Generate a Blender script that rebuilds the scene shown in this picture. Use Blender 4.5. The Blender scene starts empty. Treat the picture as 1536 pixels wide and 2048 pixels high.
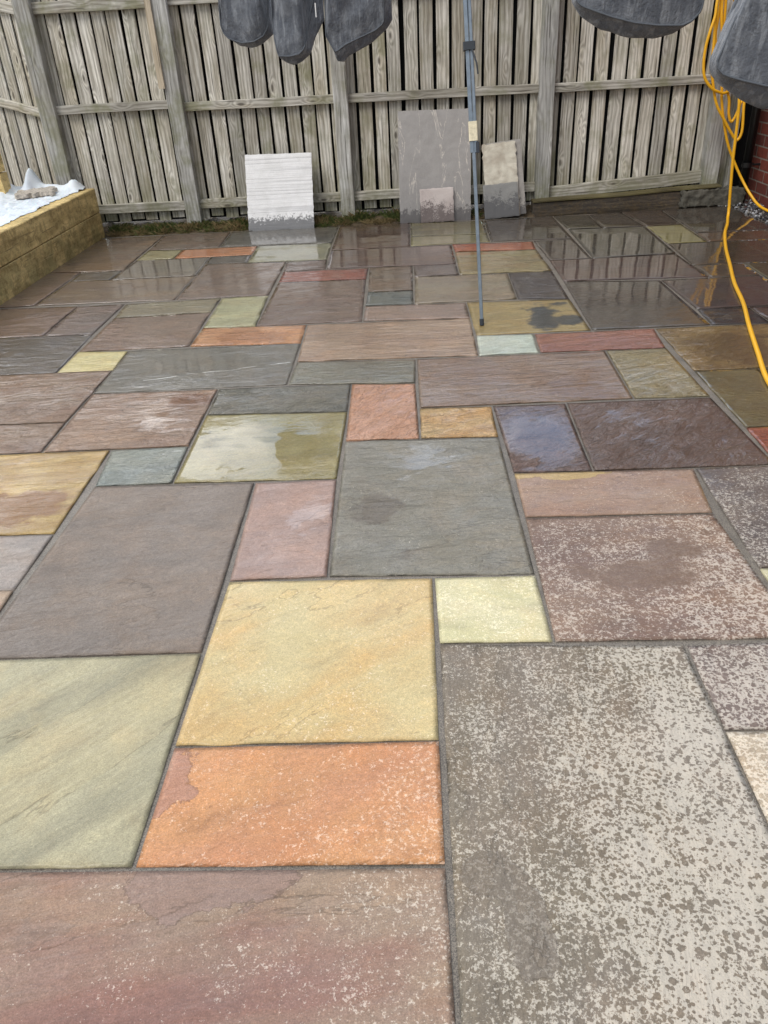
import bpy, bmesh, math, random
from mathutils import Vector, Matrix, noise
random.seed(7)
M = 0.305                       # one paving module (300 mm slab + joint), metres
S = bpy.context.scene
COL = S.collection
# ------------------------------------------------------------------ camera
F, CH, PIT, ROL, YAW, CX, CY = 1546.0, 4.3467, 0.54331, -0.0574, 0.04563, -0.1494, -4.9633
cam = bpy.data.cameras.new('camera'); cob = bpy.data.objects.new('camera', cam); COL.objects.link(cob)
cam.sensor_fit = 'VERTICAL'; cam.sensor_height = 24; cam.lens = 24 * F / 2048; cam.clip_end = 500; cam.clip_start = .05
cy_, sy_ = math.cos(YAW), math.sin(YAW); cp_, sp_ = math.cos(PIT), math.sin(PIT); cr_, sr_ = math.cos(ROL), math.sin(ROL)
r_ = Vector((cy_, sy_, 0)); fh = Vector((-sy_, cy_, 0)); z_ = Vector((0, 0, 1))
fw = fh * cp_ - z_ * sp_; up = fh * sp_ + z_ * cp_
R_ = r_ * cr_ + up * sr_; U_ = up * cr_ - r_ * sr_
mt = Matrix((R_, U_, -fw)).transposed().to_4x4(); mt.translation = Vector((CX, CY, CH)) * M
cob.matrix_world = mt
S.camera = cob
S.render.engine = 'CYCLES'
# ------------------------------------------------------------------ light
SUN_EL, SUN_AZ = math.radians(52), math.radians(215)   # azimuth clockwise from +Y
w = bpy.data.worlds.new('World'); S.world = w; w.use_nodes = True
wn = w.node_tree.nodes; wl = w.node_tree.links
bg = wn['Background']
sky = wn.new('ShaderNodeTexSky'); sky.sky_type = 'NISHITA'; sky.sun_disc = False
sky.sun_elevation = SUN_EL; sky.sun_rotation = SUN_AZ; sky.air_density = 1.2; sky.dust_density = 1.5; sky.ozone_density = 1.2
tc = wn.new('ShaderNodeTexCoord')
mp = wn.new('ShaderNodeMapping'); mp.inputs['Scale'].default_value = (1, 1, 2.2); mp.inputs['Location'].default_value = (3.1, 1.2, .4)
nz = wn.new('ShaderNodeTexNoise'); nz.inputs['Scale'].default_value = 2.6; nz.inputs['Detail'].default_value = 7; nz.inputs['Roughness'].default_value = .55
rp = wn.new('ShaderNodeValToRGB'); rp.color_ramp.elements[0].position = .43; rp.color_ramp.elements[1].position = .60
n2 = wn.new('ShaderNodeTexNoise'); n2.inputs['Scale'].default_value = 4.0; n2.inputs['Detail'].default_value = 5
rc = wn.new('ShaderNodeValToRGB'); rc.color_ramp.elements[0].position = .3; rc.color_ramp.elements[1].position = .7
rc.color_ramp.elements[0].color = (6.2, 6.4, 6.9, 1); rc.color_ramp.elements[1].color = (13.3, 12.9, 12.1, 1)
mx = wn.new('ShaderNodeMix'); mx.data_type = 'RGBA'
wl.new(tc.outputs['Generated'], mp.inputs['Vector']); wl.new(mp.outputs[0], nz.inputs['Vector']); wl.new(mp.outputs[0], n2.inputs['Vector'])
wl.new(nz.outputs['Fac'], rp.inputs[0]); wl.new(n2.outputs['Fac'], rc.inputs[0])
wl.new(rp.outputs[0], mx.inputs[0]); wl.new(sky.outputs[0], mx.inputs[6]); wl.new(rc.outputs[0], mx.inputs[7])
# sky brightened ahead of the camera, added to strengthen reflections on the wet slabs
sx_ = wn.new('ShaderNodeSeparateXYZ'); wl.new(tc.outputs['Generated'], sx_.inputs[0])
md = wn.new('ShaderNodeMapRange'); md.interpolation_type = 'SMOOTHSTEP'; wl.new(sx_.outputs[1], md.inputs[0])
md.inputs[1].default_value = -.2; md.inputs[2].default_value = .95; md.inputs[3].default_value = .72; md.inputs[4].default_value = 3.0
mm_ = wn.new('ShaderNodeVectorMath'); mm_.operation = 'SCALE'; wl.new(mx.outputs[2], mm_.inputs[0]); wl.new(md.outputs[0], mm_.inputs['Scale'])
wl.new(mm_.outputs[0], bg.inputs['Color']); bg.inputs['Strength'].default_value = .10
sl = bpy.data.lights.new('sun', 'SUN'); sl.energy = 1.35; sl.angle = math.radians(25); sl.color = (1, .96, .9)
so = bpy.data.objects.new('sun', sl); COL.objects.link(so)
sd = Vector((math.sin(SUN_AZ) * math.cos(SUN_EL), math.cos(SUN_AZ) * math.cos(SUN_EL), math.sin(SUN_EL)))
so.rotation_euler = sd.to_track_quat('Z', 'Y').to_euler()
so.location = (0, 0, 8)
S.view_settings.view_transform = 'Standard'; S.view_settings.look = 'None'; S.view_settings.gamma = 1
S.view_settings.exposure = 0.50

# ------------------------------------------------------------------ helpers
def lin(c):
    return tuple(((v / 255) / 12.92 if v / 255 <= .04045 else ((v / 255 + .055) / 1.055) ** 2.4) for v in c)
def P(x, y, z=0): return Vector((x * M, y * M, z * M))
def empty(name, loc=(0, 0, 0)):
    o = bpy.data.objects.new(name, None); COL.objects.link(o); o.location = loc; o.empty_display_size = .1
    return o
def tag(o, label=None, cat=None, group=None, kind=None):
    if label: o['label'] = label
    if cat: o['category'] = cat
    if group: o['group'] = group
    if kind: o['kind'] = kind
    return o
class MB:
    """mesh collector; attrs: name -> (type, per-vertex list)"""
    def __init__(s): s.v = []; s.f = []; s.a = {}; s.sm = False
    def add(s, vs, fs, **at):
        n = len(s.v); s.v += [tuple(v) for v in vs]; s.f += [tuple(i + n for i in f) for f in fs]
        for k, val in at.items():
            L = s.a.setdefault(k, [])
            while len(L) < n: L.append((0, 0, 0, 0))
            L += list(val) if isinstance(val, list) else [val] * len(vs)
    def build(s, name, mat, parent=None, smooth=False):
        me = bpy.data.meshes.new(name); me.from_pydata(s.v, [], s.f); me.update()
        for k, L in s.a.items():
            while len(L) < len(s.v): L.append((0, 0, 0, 0))
            if len(L[0]) == 3:
                at = me.attributes.new(k, 'FLOAT_VECTOR', 'POINT'); at.data.foreach_set('vector', [c for v in L for c in v[:3]])
            else:
                at = me.attributes.new(k, 'FLOAT_COLOR', 'POINT'); at.data.foreach_set('color', [c for v in L for c in v])
        me.materials.append(mat)
        if smooth: me.shade_smooth()
        o = bpy.data.objects.new(name, me); COL.objects.link(o)
        if parent:
            o.parent = parent; par = Vector(parent.location)
            pp = parent.parent
            while pp: par += Vector(pp.location); pp = pp.parent
            o.location = -par
        return o
BOXF = [(0, 3, 2, 1), (4, 5, 6, 7), (0, 1, 5, 4), (1, 2, 6, 5), (2, 3, 7, 6), (3, 0, 4, 7)]
def beam(mb, o, ax, ay, az, L, wd, th, seg=1, bev=.003, jit=0, seed=0, **at):
    """timber: origin corner o, along ax (length L), width along ay, thickness along az. grain coords in attribute gc"""
    ax, ay, az = (Vector(q).normalized() for q in (ax, ay, az))
    o = Vector(o); rnd = random.Random(seed)
    b = min(bev, th * .3, wd * .3)
    prof = [(b, 0), (wd - b, 0), (wd, b), (wd, th - b), (wd - b, th), (b, th), (0, th - b), (0, b)]
    vs = []; gc = []; off = rnd.uniform(0, 40); off2 = rnd.uniform(0, 40)
    for i in range(seg + 1):
        t = i / seg * L
        dx = (noise.noise(Vector((t * 2.1, seed * 1.7, 0)))) * jit; dy = noise.noise(Vector((t * 2.1, seed * 1.7, 9))) * jit * .5
        for (a, c) in prof:
            vs.append(o + ax * t + ay * (a + dx) + az * (c + dy)); gc.append((a + off, c + off2, t + off * 3))
    fs = []
    for i in range(seg):
        for k in range(8):
            a = i * 8 + k; c = i * 8 + (k + 1) % 8
            fs.append((a, c, c + 8, a + 8))
    fs.append(tuple(range(7, -1, -1))); fs.append(tuple(seg * 8 + k for k in range(8)))
    mb.add(vs, fs, gc=gc, **at)
def tube(mb, pts, rad, n=10, cap=True, **at):
    pts = [Vector(q) for q in pts]; vs = []; fs = []
    up0 = Vector((0, 0, 1)); prev = None
    for i, q in enumerate(pts):
        t = (pts[min(i + 1, len(pts) - 1)] - pts[max(i - 1, 0)]).normalized()
        if prev is None:
            s = t.cross(up0); s = t.cross(Vector((1, 0, 0))) if s.length < .1 else s
        else: s = prev - t * prev.dot(t)
        s.normalize(); prev = s; u = s.cross(t)
        rr = rad[i] if isinstance(rad, (list, tuple)) else rad
        for k in range(n):
            a = 2 * math.pi * k / n; vs.append(q + s * math.cos(a) * rr + u * math.sin(a) * rr)
    for i in range(len(pts) - 1):
        for k in range(n):
            a = i * n + k; b = i * n + (k + 1) % n; fs.append((a, b, b + n, a + n))
    if cap: fs.append(tuple(range(n - 1, -1, -1))); fs.append(tuple((len(pts) - 1) * n + k for k in range(n)))
    mb.add(vs, fs, **at)
def spline(pts, per=8):
    pts = [Vector(q) for q in pts]; out = []
    for i in range(len(pts) - 1):
        p0 = pts[max(i - 1, 0)]; p1 = pts[i]; p2 = pts[i + 1]; p3 = pts[min(i + 2, len(pts) - 1)]
        for k in range(per):
            t = k / per
            out.append(.5 * ((2 * p1) + (p2 - p0) * t + (2 * p0 - 5 * p1 + 4 * p2 - p3) * t * t + (3 * p1 - p0 - 3 * p2 + p3) * t ** 3))
    out.append(pts[-1]); return out
# ------------------------------------------------------------------ node helper
class NT:
    def __init__(s, name):
        s.m = bpy.data.materials.new(name); s.m.use_nodes = True; s.t = s.m.node_tree; s.N = s.t.nodes; s.L = s.t.links
        s.b = s.N['Principled BSDF']
    def put(s, sock, v):
        if hasattr(v, 'links') or isinstance(v, bpy.types.NodeSocket): s.L.new(v, sock)
        else:
            if sock.type == 'RGBA' and not hasattr(v, '__len__'): v = (v, v, v)
            if sock.type == 'RGBA' and len(v) == 3: v = (*v, 1)
            sock.default_value = v
    def math(s, op, a, b=0, c=0, cl=False):
        n = s.N.new('ShaderNodeMath'); n.operation = op; n.use_clamp = cl
        s.put(n.inputs[0], a); s.put(n.inputs[1], b); s.put(n.inputs[2], c); return n.outputs[0]
    def vm(s, op, a, b=(0, 0, 0)):
        n = s.N.new('ShaderNodeVectorMath'); n.operation = op; s.put(n.inputs[0], a)
        if op == 'SCALE': s.put(n.inputs['Scale'], b)
        else: s.put(n.inputs[1], b)
        return n.outputs[0]
    def mix(s, f, a, b, bt='MIX'):
        n = s.N.new('ShaderNodeMix'); n.data_type = 'RGBA'; n.blend_type = bt
        s.put(n.inputs[0], f); s.put(n.inputs[6], a); s.put(n.inputs[7], b); return n.outputs[2]
    def noise(s, vec, sc, det=3, ro=.5, dist=0, out='Fac', dim='3D'):
        n = s.N.new('ShaderNodeTexNoise'); n.noise_dimensions = dim
        if vec is not None: s.put(n.inputs['Vector'], vec)
        n.inputs['Scale'].default_value = sc; n.inputs['Detail'].default_value = det; n.inputs['Roughness'].default_value = ro
        n.inputs['Distortion'].default_value = dist; return n.outputs[out]
    def vor(s, vec, sc, feat='F1', out='Distance', rnd=1):
        n = s.N.new('ShaderNodeTexVoronoi'); n.feature = feat; s.put(n.inputs['Vector'], vec); n.inputs['Scale'].default_value = sc
        n.inputs['Randomness'].default_value = rnd; return n.outputs[out]
    def ss(s, v, lo, hi):
        n = s.N.new('ShaderNodeMapRange'); n.interpolation_type = 'SMOOTHSTEP'; s.put(n.inputs[0], v)
        s.put(n.inputs[1], lo); s.put(n.inputs[2], hi); return n.outputs[0]
    def mr(s, v, a, b, c, d):
        n = s.N.new('ShaderNodeMapRange'); s.put(n.inputs[0], v); s.put(n.inputs[1], a); s.put(n.inputs[2], b); s.put(n.inputs[3], c); s.put(n.inputs[4], d); return n.outputs[0]
    def attr(s, name):
        n = s.N.new('ShaderNodeAttribute'); n.attribute_name = name; return n
    def sep(s, c):
        n = s.N.new('ShaderNodeSeparateXYZ'); s.put(n.inputs[0], c); return n.outputs
    def obj(s): return s.N.new('ShaderNodeTexCoord').outputs['Object']
    def bump(s, h, dist, st=1, nrm=None):
        n = s.N.new('ShaderNodeBump'); s.put(n.inputs['Height'], h); s.put(n.inputs['Strength'], st); s.put(n.inputs['Distance'], dist)
        if nrm is not None: s.put(n.inputs['Normal'], nrm)
        return n.outputs[0]
    def out(s, **k):
        for a, v in k.items(): s.put(s.b.inputs[a.replace('_', ' ')], v)
        return s.m

# ------------------------------------------------------------------ materials
def mat_slab(wallmode=False):
    t = NT('riven_sandstone')
    A = t.attr('cA'); B = t.attr('cB'); C = t.attr('cC'); Q = t.attr('pr'); sc = t.attr('sc').outputs['Vector']; V = t.attr('vn').outputs['Vector']
    q = t.sep(Q.outputs['Color']); dry, wet, pud = q[0], q[1], q[2]; bmp = Q.outputs['Alpha']
    v = t.sep(V); vein = v[0]
    oc = t.attr('oc').outputs['Vector']           # unrotated metric coordinates + random offset
    # streaks (sc is already rotated and stretched along the bedding)
    st = t.noise(sc, 4.5, 5, .55, .35)
    cl = t.noise(oc, 3.2, 4, .55, .3)
    f = t.ss(t.math('ADD', t.math('MULTIPLY', st, .65), t.math('MULTIPLY', cl, .35)), .36, .66)
    col = t.mix(f, A.outputs['Color'], B.outputs['Color'])
    # blotches of slightly different warmth
    w1 = t.ss(t.noise(oc, 6.5, 4, .6, .6), .42, .7)
    col = t.mix(t.math('MULTIPLY', w1, .22), col, t.mix(1, col, (1.25, .98, .72), 'MULTIPLY'))
    w2 = t.ss(t.noise(sc, 11, 5, .65, .2), .5, .75)
    col = t.mix(t.math('MULTIPLY', w2, .5), col, t.mix(1, col, (.62, .60, .60), 'MULTIPLY'))
    w3 = t.ss(t.noise(oc, 24, 5, .7, .8), .5, .72)
    col = t.mix(t.math('MULTIPLY', w3, .28), col, t.mix(1, col, (1.45, 1.4, 1.3), 'MULTIPLY'))
    w4 = t.ss(t.noise(oc, 1.7, 3, .5, .4), .42, .62)
    col = t.mix(t.math('MULTIPLY', w4, .3), col, t.mix(1, col, (.78, .76, .74), 'MULTIPLY'))
    # flake / stain patch with its own colour
    pn = t.math('ADD', C.outputs['Alpha'], t.math('ADD', t.math('MULTIPLY', t.math('SUBTRACT', t.noise(oc, 5.5, 3, .5), .5), 1.7), t.math('MULTIPLY', t.math('SUBTRACT', t.noise(oc, 17, 7, .68), .5), .8)))
    soft = t.mr(v[0], 0, 1, .15, .03)
    pm = t.ss(pn, t.math('SUBTRACT', .5, soft), t.math('ADD', .5, soft))
    col = t.mix(pm, col, C.outputs['Color'])
    edge = t.math('MULTIPLY', t.ss(t.math('ABSOLUTE', t.math('SUBTRACT', pn, .5)), .022, .004), t.math('MULTIPLY', v[0], t.ss(C.outputs['Alpha'], .12, .3)))
    col = t.mix(t.math('MULTIPLY', edge, .55), col, t.mix(1, col, (.4, .37, .36), 'MULTIPLY'))  # darkened line along the flake edge paints in the shade of a groove
    # pale quartz veins
    vd = t.math('ADD', v[2], t.math('MULTIPLY', t.math('SUBTRACT', t.noise(oc, 6, 3, .5), .5), .07))
    vm_ = t.math('MULTIPLY', t.ss(t.math('ABSOLUTE', vd), .0052, .002), t.ss(t.noise(oc, 9, 3, .5), .38, .5))
    col = t.mix(t.math('MULTIPLY', vm_, .8), col, lin((205, 205, 200)))
    # fine grain
    g = t.noise(oc, 330, 2, .7); g2 = t.noise(oc, 90, 3, .7)
    col = t.mix(1, col, t.mr(g, .3, .7, .78, 1.22), 'MULTIPLY')
    col = t.mix(1, col, t.mr(g2, .3, .7, .9, 1.1), 'MULTIPLY')
    gs = t.ss(t.noise(oc, 240, 2, .5), .62, .70)
    col = t.mix(t.math('MULTIPLY', gs, .3), col, t.mix(1, col, (1.7, 1.65, 1.55), 'MULTIPLY'))
    pit = t.ss(t.noise(oc, 75, 4, .7), .36, .28)
    col = t.mix(t.math('MULTIPLY', pit, .45), col, t.mix(1, col, (.5, .48, .46), 'MULTIPLY'))
    lg = t.noise(sc, 2.3, 7, .6, .3); ledge = t.ss(lg, .545, .56)
    lline = t.math('MULTIPLY', t.ss(t.math('ABSOLUTE', t.math('SUBTRACT', lg, .552)), .007, .001), t.ss(t.noise(oc, 6, 3, .5), .46, .58))
    col = t.mix(t.math('MULTIPLY', lline, .5), col, t.mix(1, col, (.42, .4, .38), 'MULTIPLY'))
    col = t.mix(t.math('MULTIPLY', ledge, .3), col, t.mix(1, col, (1.12, 1.04, .93), 'MULTIPLY'))
    # relief of the riven face
    nb = t.noise(sc, 13, 7, .62, .5)
    tt = t.math('MULTIPLY', nb, 9); fr = t.math('FRACT', tt)
    stair = t.math('ADD', t.math('FLOOR', tt), t.ss(fr, .25, .75))
    n40 = t.noise(oc, 38, 6, .66, .6); n120 = t.noise(oc, 150, 3, .6)
    nL = t.noise(sc, 12, 4, .55, .5); nM = t.noise(sc, 27, 4, .6, .6)
    h = t.math('ADD', t.math('MULTIPLY', stair, .10), t.math('MULTIPLY', n40, .35))
    h = t.math('ADD', h, t.math('ADD', t.math('MULTIPLY', nL, 1.5), t.math('MULTIPLY', nM, .7)))
    h = t.math('ADD', h, t.math('MULTIPLY', n120, .16))
    h = t.math('ADD', h, t.math('MULTIPLY', pm, t.math('MULTIPLY', v[0], .1)))
    h = t.math('ADD', h, t.math('MULTIPLY', ledge, .12))
    # drying: pale islands in the last damp
    big = t.noise(oc, 9, 4, .6)
    dn = t.math('ADD', t.math('MULTIPLY', t.noise(oc, 95, 5, .78, .3), .60), t.math('MULTIPLY', t.noise(oc, 230, 3, .7), .34))
    dn = t.math('ADD', dn, t.math('MULTIPLY', big, .18))
    sp = t.vor(oc, 58); sp2 = t.vor(t.vm('ADD', oc, (3.3, 1.1, .4)), 105)
    rain = t.math('ADD', t.math('MULTIPLY', t.ss(sp, .46, .30), t.ss(t.noise(oc, 40, 2, .5), .45, .55)), t.math('MULTIPLY', t.ss(sp2, .42, .26), .8))
    dn = t.math('SUBTRACT', dn, t.math('MULTIPLY', rain, t.math('MULTIPLY', t.ss(dry, .5, .8), .14)))
    th = t.mr(dry, 0, 1, .70, .475)
    dm = t.ss(dn, th, t.math('ADD', th, .045))
    dm = t.math('MULTIPLY', dm, t.ss(dry, .02, .12))
    dm = t.math('MULTIPLY', dm, t.math('SUBTRACT', 1, t.math('MULTIPLY', t.math('MULTIPLY', pm, v[1]), .85)))
    dcol = t.mix(.62, t.mix(1, col, 1.9, 'MULTIPLY'), (.66, .615, .53))
    col = t.mix(t.math('MULTIPLY', dm, .82), col, dcol)
    # damp film thickness, patchy
    film = t.math('ADD', pud, t.math('MULTIPLY', t.math('SUBTRACT', t.noise(oc, 5, 5, .6, .4), .5), .8))
    film = t.math('ADD', film, t.math('MULTIPLY', t.math('SUBTRACT', 1.86, h), .8))
    fm = t.math('MULTIPLY', t.ss(film, .42, .62), t.ss(pud, .05, .2))
    wetm = t.math('MULTIPLY', wet, t.math('SUBTRACT', 1, dm))
    wetm = t.math('MAXIMUM', wetm, fm)
    bs = t.math('MULTIPLY', bmp, 1)
    nrm = t.bump(h, .024, bs)
    cs = t.math('MULTIPLY', t.math('SUBTRACT', 1, t.math('MULTIPLY', fm, t.mr(pud, .5, .85, .72, .988))), bmp)
    hc = t.math('ADD', t.math('MULTIPLY', nL, 1.5), t.math('MULTIPLY', nM, .55))
    hc = t.math('ADD', hc, t.math('ADD', t.math('MULTIPLY', stair, .028), t.math('MULTIPLY', n40, .16)))
    hc = t.math('ADD', hc, t.math('MULTIPLY', ledge, .05))
    cn = t.bump(hc, .015, cs)
    patchy = t.mr(t.noise(oc, 5, 5, .65, .5), .38, .6, .35, 1)
    return t.out(Base_Color=col, Roughness=t.mr(wetm, 0, 1, .8, .5), Normal=nrm, Specular_IOR_Level=.35,
                 Coat_Weight=t.math('MAXIMUM', t.math('MULTIPLY', wetm, patchy), fm), Coat_Roughness=t.math('MULTIPLY', t.math('ADD', .03, t.math('MULTIPLY', bmp, .025)), t.mr(fm, 0, 1, 1, .2)), Coat_IOR=1.5, Coat_Normal=cn)
def mat_mortar():
    t = NT('jointing_sand'); o = t.obj()
    n = t.noise(o, 420, 2, .8); n2 = t.noise(o, 12, 4, .6)
    col = t.mix(t.ss(n, .35, .65), lin((76, 71, 64)), lin((142, 133, 120)))
    col = t.mix(1, col, t.mr(n2, .3, .7, .75, 1.15), 'MULTIPLY')
    return t.out(Base_Color=col, Roughness=.7, Normal=t.bump(n, .0015, 1), Coat_Weight=.25, Coat_Roughness=.3)
def mat_wood(name, c1, c2, green=.35, dark=.0, knots=1, wet=0, spot=0, scale=1.0):
    t = NT(name); gc = t.attr('gc').outputs['Vector']; wc = t.attr('wc'); w = t.sep(wc.outputs['Color'])
    x, y, z = t.sep(gc)
    def comb(a, b, c):
        n = t.N.new('ShaderNodeCombineXYZ'); t.put(n.inputs[0], a); t.put(n.inputs[1], b); t.put(n.inputs[2], c); return n.outputs[0]
    kv = comb(t.math('MULTIPLY', x, 9), t.math('MULTIPLY', y, 3), t.math('MULTIPLY', z, 3.4))
    kd = t.vor(kv, 1.0)
    kn = t.ss(kd, .42, .05)
    warp = t.noise(comb(t.math('MULTIPLY', x, 7), y, t.math('MULTIPLY', z, 1.3)), 1.0, 3, .5)
    ph = t.math('ADD', t.math('MULTIPLY', x, 210 * scale), t.math('MULTIPLY', warp, 20))
    ph = t.math('ADD', ph, t.math('MULTIPLY', kn, 13 * knots))
    wv = t.math('SINE', ph)
    fine = t.noise(comb(t.math('MULTIPLY', x, 260), t.math('MULTIPLY', y, 260), t.math('MULTIPLY', z, 7)), 1.0, 3, .65)
    lg = t.noise(comb(t.math('MULTIPLY', x, 12), y, t.math('MULTIPLY', z, 2.2)), 1.0, 4, .6)
    f = t.math('ADD', t.math('MULTIPLY', t.mr(wv, -1, 1, 0, 1), .22), t.math('MULTIPLY', fine, .9))
    f = t.ss(f, .25, .9)
    col = t.mix(f, c2, c1)
    col = t.mix(1, col, t.mr(lg, .3, .7, .72, 1.25), 'MULTIPLY')
    col = t.mix(1, col, t.mr(w[0], 0, 1, .78, 1.2), 'MULTIPLY')
    col = t.mix(t.math('MULTIPLY', t.ss(lg, .62, .4), t.math('MULTIPLY', w[1], .8)), col, t.mix(1, col, (.92, .86, .74), 'MULTIPLY'))
    gm = t.ss(t.noise(gc, 5, 5, .6), .45, .68)
    col = t.mix(t.math('MULTIPLY', gm, t.math('MULTIPLY', w[2], green * 2)), col, lin((116, 118, 78)))
    wz = t.sep(t.obj())[2]
    low = t.math('MULTIPLY', t.ss(wz, .45, .02), t.ss(t.noise(gc, 7, 5, .7), .36, .6))
    if green: col = t.mix(t.math('MULTIPLY', low, .6), col, lin((104, 106, 66)))
    streak = t.ss(t.noise(comb(t.math('MULTIPLY', x, 30), t.math('MULTIPLY', y, 30), t.math('MULTIPLY', z, .9)), 1.0, 4, .6), .52, .7)
    col = t.mix(t.math('MULTIPLY', streak, .38), col, t.mix(1, col, (.55, .54, .52), 'MULTIPLY'))
    core = t.ss(kd, .13, .06)
    col = t.mix(t.math('MULTIPLY', core, .75 * min(1, knots)), col, lin((72, 64, 54)))
    halo = t.math('MULTIPLY', t.ss(kd, .26, .15), t.ss(kd, .1, .16))
    col = t.mix(t.math('MULTIPLY', halo, .35 * min(1, knots)), col, t.mix(1, col, (1.35, 1.33, 1.28), 'MULTIPLY'))
    crack = t.ss(t.noise(comb(t.math('MULTIPLY', x, 75), t.math('MULTIPLY', y, 75), t.math('MULTIPLY', z, 2.2)), 1.0, 2, .5), .335, .30)
    col = t.mix(t.math('MULTIPLY', crack, .6), col, lin((50, 46, 40)))
    if spot:
        o = t.obj()
        sp = t.ss(t.noise(o, 17, 7, .72, 1.2), .47, .60); col = t.mix(t.math('MULTIPLY', sp, spot), col, lin((104, 84, 48)))
        sp2 = t.ss(t.noise(comb(t.math('MULTIPLY', x, 60), t.math('MULTIPLY', y, 60), t.math('MULTIPLY', z, 25)), 1, 6, .75, 1.5), .52, .60); col = t.mix(t.math('MULTIPLY', sp2, spot * .55), col, lin((178, 160, 116)))
    h = t.math('ADD', t.math('MULTIPLY', f, .6), t.math('MULTIPLY', crack, -1)); h = t.math('ADD', h, t.math('MULTIPLY', core, .5))
    return t.out(Base_Color=col, Roughness=.75 - .2 * wet, Normal=t.bump(h, .0018, .8), Specular_IOR_Level=.3, Coat_Weight=wet, Coat_Roughness=.3)
def mat_simple(name, c, rough=.5, metal=0, nscale=0, namt=.2, bd=.0005, coat=0, spec=.5):
    t = NT(name); col = (*lin(c), 1); o = t.obj()
    if nscale:
        n = t.noise(o, nscale, 4, .6); cc = t.mix(1, lin(c), t.mr(n, .3, .7, 1 - namt, 1 + namt), 'MULTIPLY')
        return t.out(Base_Color=cc, Roughness=rough, Metallic=metal, Normal=t.bump(n, bd, 1), Coat_Weight=coat, Coat_Roughness=.2, Specular_IOR_Level=spec)
    return t.out(Base_Color=col, Roughness=rough, Metallic=metal, Coat_Weight=coat, Specular_IOR_Level=spec)
def mat_fabric():
    t = NT('charcoal_velour'); o = t.obj()
    n = t.noise(o, 9, 6, .68, .5); n2 = t.noise(o, 60, 4, .7); n3 = t.noise(o, 700, 2, .5)
    col = t.mix(t.ss(n, .35, .7), lin((92, 97, 106)), lin((120, 125, 133)))
    st = t.noise(t.vm('MULTIPLY', o, (1, 1, .16)), 34, 4, .6, .4); col = t.mix(t.math('MULTIPLY', t.ss(st, .50, .66), .6), col, lin((152, 157, 164)))  # pale vertical streaks paint crease highlights into the cloth colour
    col = t.mix(t.math('MULTIPLY', t.ss(n2, .45, .75), .2), col, lin((134, 138, 144)))
    col = t.mix(1, col, t.mr(n3, .3, .7, .85, 1.15), 'MULTIPLY')
    return t.out(Base_Color=col, Roughness=.9, Sheen_Weight=.35, Sheen_Roughness=.4, Specular_IOR_Level=.2, Normal=t.bump(t.math('ADD', n2, t.math('MULTIPLY', t.noise(t.vm('MULTIPLY', o, (1, 1, .3)), 22, 4, .6, .6), 2.2)), .007, 1))
def mat_leaning(name, c1, c2, wetc, line, ribs=False, sc=1.0, edge=.07, vein=None):
    """a dry slab stood on end, soaked dark along its foot up to a splashed line (height in metres above its base)"""
    t = NT(name); o = t.obj(); x, y, z = t.sep(o)
    n = t.noise(o, 7 * sc, 6, .6, .6)
    col = t.mix(t.ss(n, .35, .65), c1, c2)
    h = t.noise(o, 30, 6, .65)
    if ribs:
        cb = t.N.new('ShaderNodeCombineXYZ'); t.put(cb.inputs[2], t.math('MULTIPLY', z, 48)); t.put(cb.inputs[0], t.math('MULTIPLY', x, .5))
        rn = t.noise(cb.outputs[0], 1.0, 3, .7); rb = t.ss(rn, .40, .47)
        col = t.mix(t.math('MULTIPLY', t.math('SUBTRACT', 1, rb), .6), col, t.mix(1, col, (.66, .66, .67), 'MULTIPLY'))
        h = t.math('ADD', t.math('MULTIPLY', h, .2), t.math('MULTIPLY', rn, 3))
    if vein is not None:
        mp = t.vm('MULTIPLY', o, (2.2, 1, .45)); mp = t.vm('ADD', mp, (.1, 0, 0))
        vv = t.math('ABSOLUTE', t.math('SUBTRACT', t.noise(mp, 3.0, 6, .6, .5), .5))
        col = t.mix(t.math('MULTIPLY', t.ss(vv, .008, .002), .7), col, vein)
        cb = t.vm('MULTIPLY', t.vm('ADD', o, (0, 0, 0)), (1, 1, 1))
    dr = t.noise(o, 26 * sc, 5, .7, .4); dr2 = t.noise(o, 75 / sc, 3, .6)
    lev = t.math('SUBTRACT', z, line)
    mm = t.math('ADD', t.math('MULTIPLY', lev, 1 / edge * .5), t.math('MULTIPLY', t.math('SUBTRACT', t.math('ADD', t.math('MULTIPLY', dr, .6), t.math('MULTIPLY', dr2, .4)), .5), 5))
    wm = t.ss(mm, .35, -.3)
    wcol = t.mix(.25, wetc, t.mix(1, col, (.45, .44, .44), 'MULTIPLY'))
    col = t.mix(wm, col, wcol)
    col = t.mix(1, col, t.mr(t.noise(o, 300, 2, .6), .3, .7, .88, 1.12), 'MULTIPLY')
    return t.out(Base_Color=col, Roughness=.7, Normal=t.bump(h, .003, .7), Coat_Weight=t.math('MULTIPLY', wm, .35), Coat_Roughness=.25)
SLAB = mat_slab(); MORTAR = mat_mortar()
WOOD = mat_wood('weathered_fence_timber', lin((219, 216, 207)), lin((143, 138, 129)), green=.3)
POSTW = mat_wood('weathered_post_timber', lin((200, 200, 197)), lin((146, 145, 141)), green=.25, knots=.5)
NEWW = mat_wood('pale_new_timber', lin((206, 194, 174)), lin((180, 166, 144)), green=0, knots=.3)
SLEEP = mat_wood('treated_sleeper_timber', lin((224, 200, 142)), lin((186, 162, 108)), green=.03, knots=.6, wet=.05, spot=.5, scale=.35)
DAMPW = mat_wood('damp_mossy_timber', lin((88, 80, 72)), lin((54, 49, 45)), green=0, knots=.3, wet=.4, spot=.25)
BLACK = mat_simple('black_shade_membrane', (20, 21, 22), .9, spec=.1)
FAB = mat_fabric()

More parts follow.
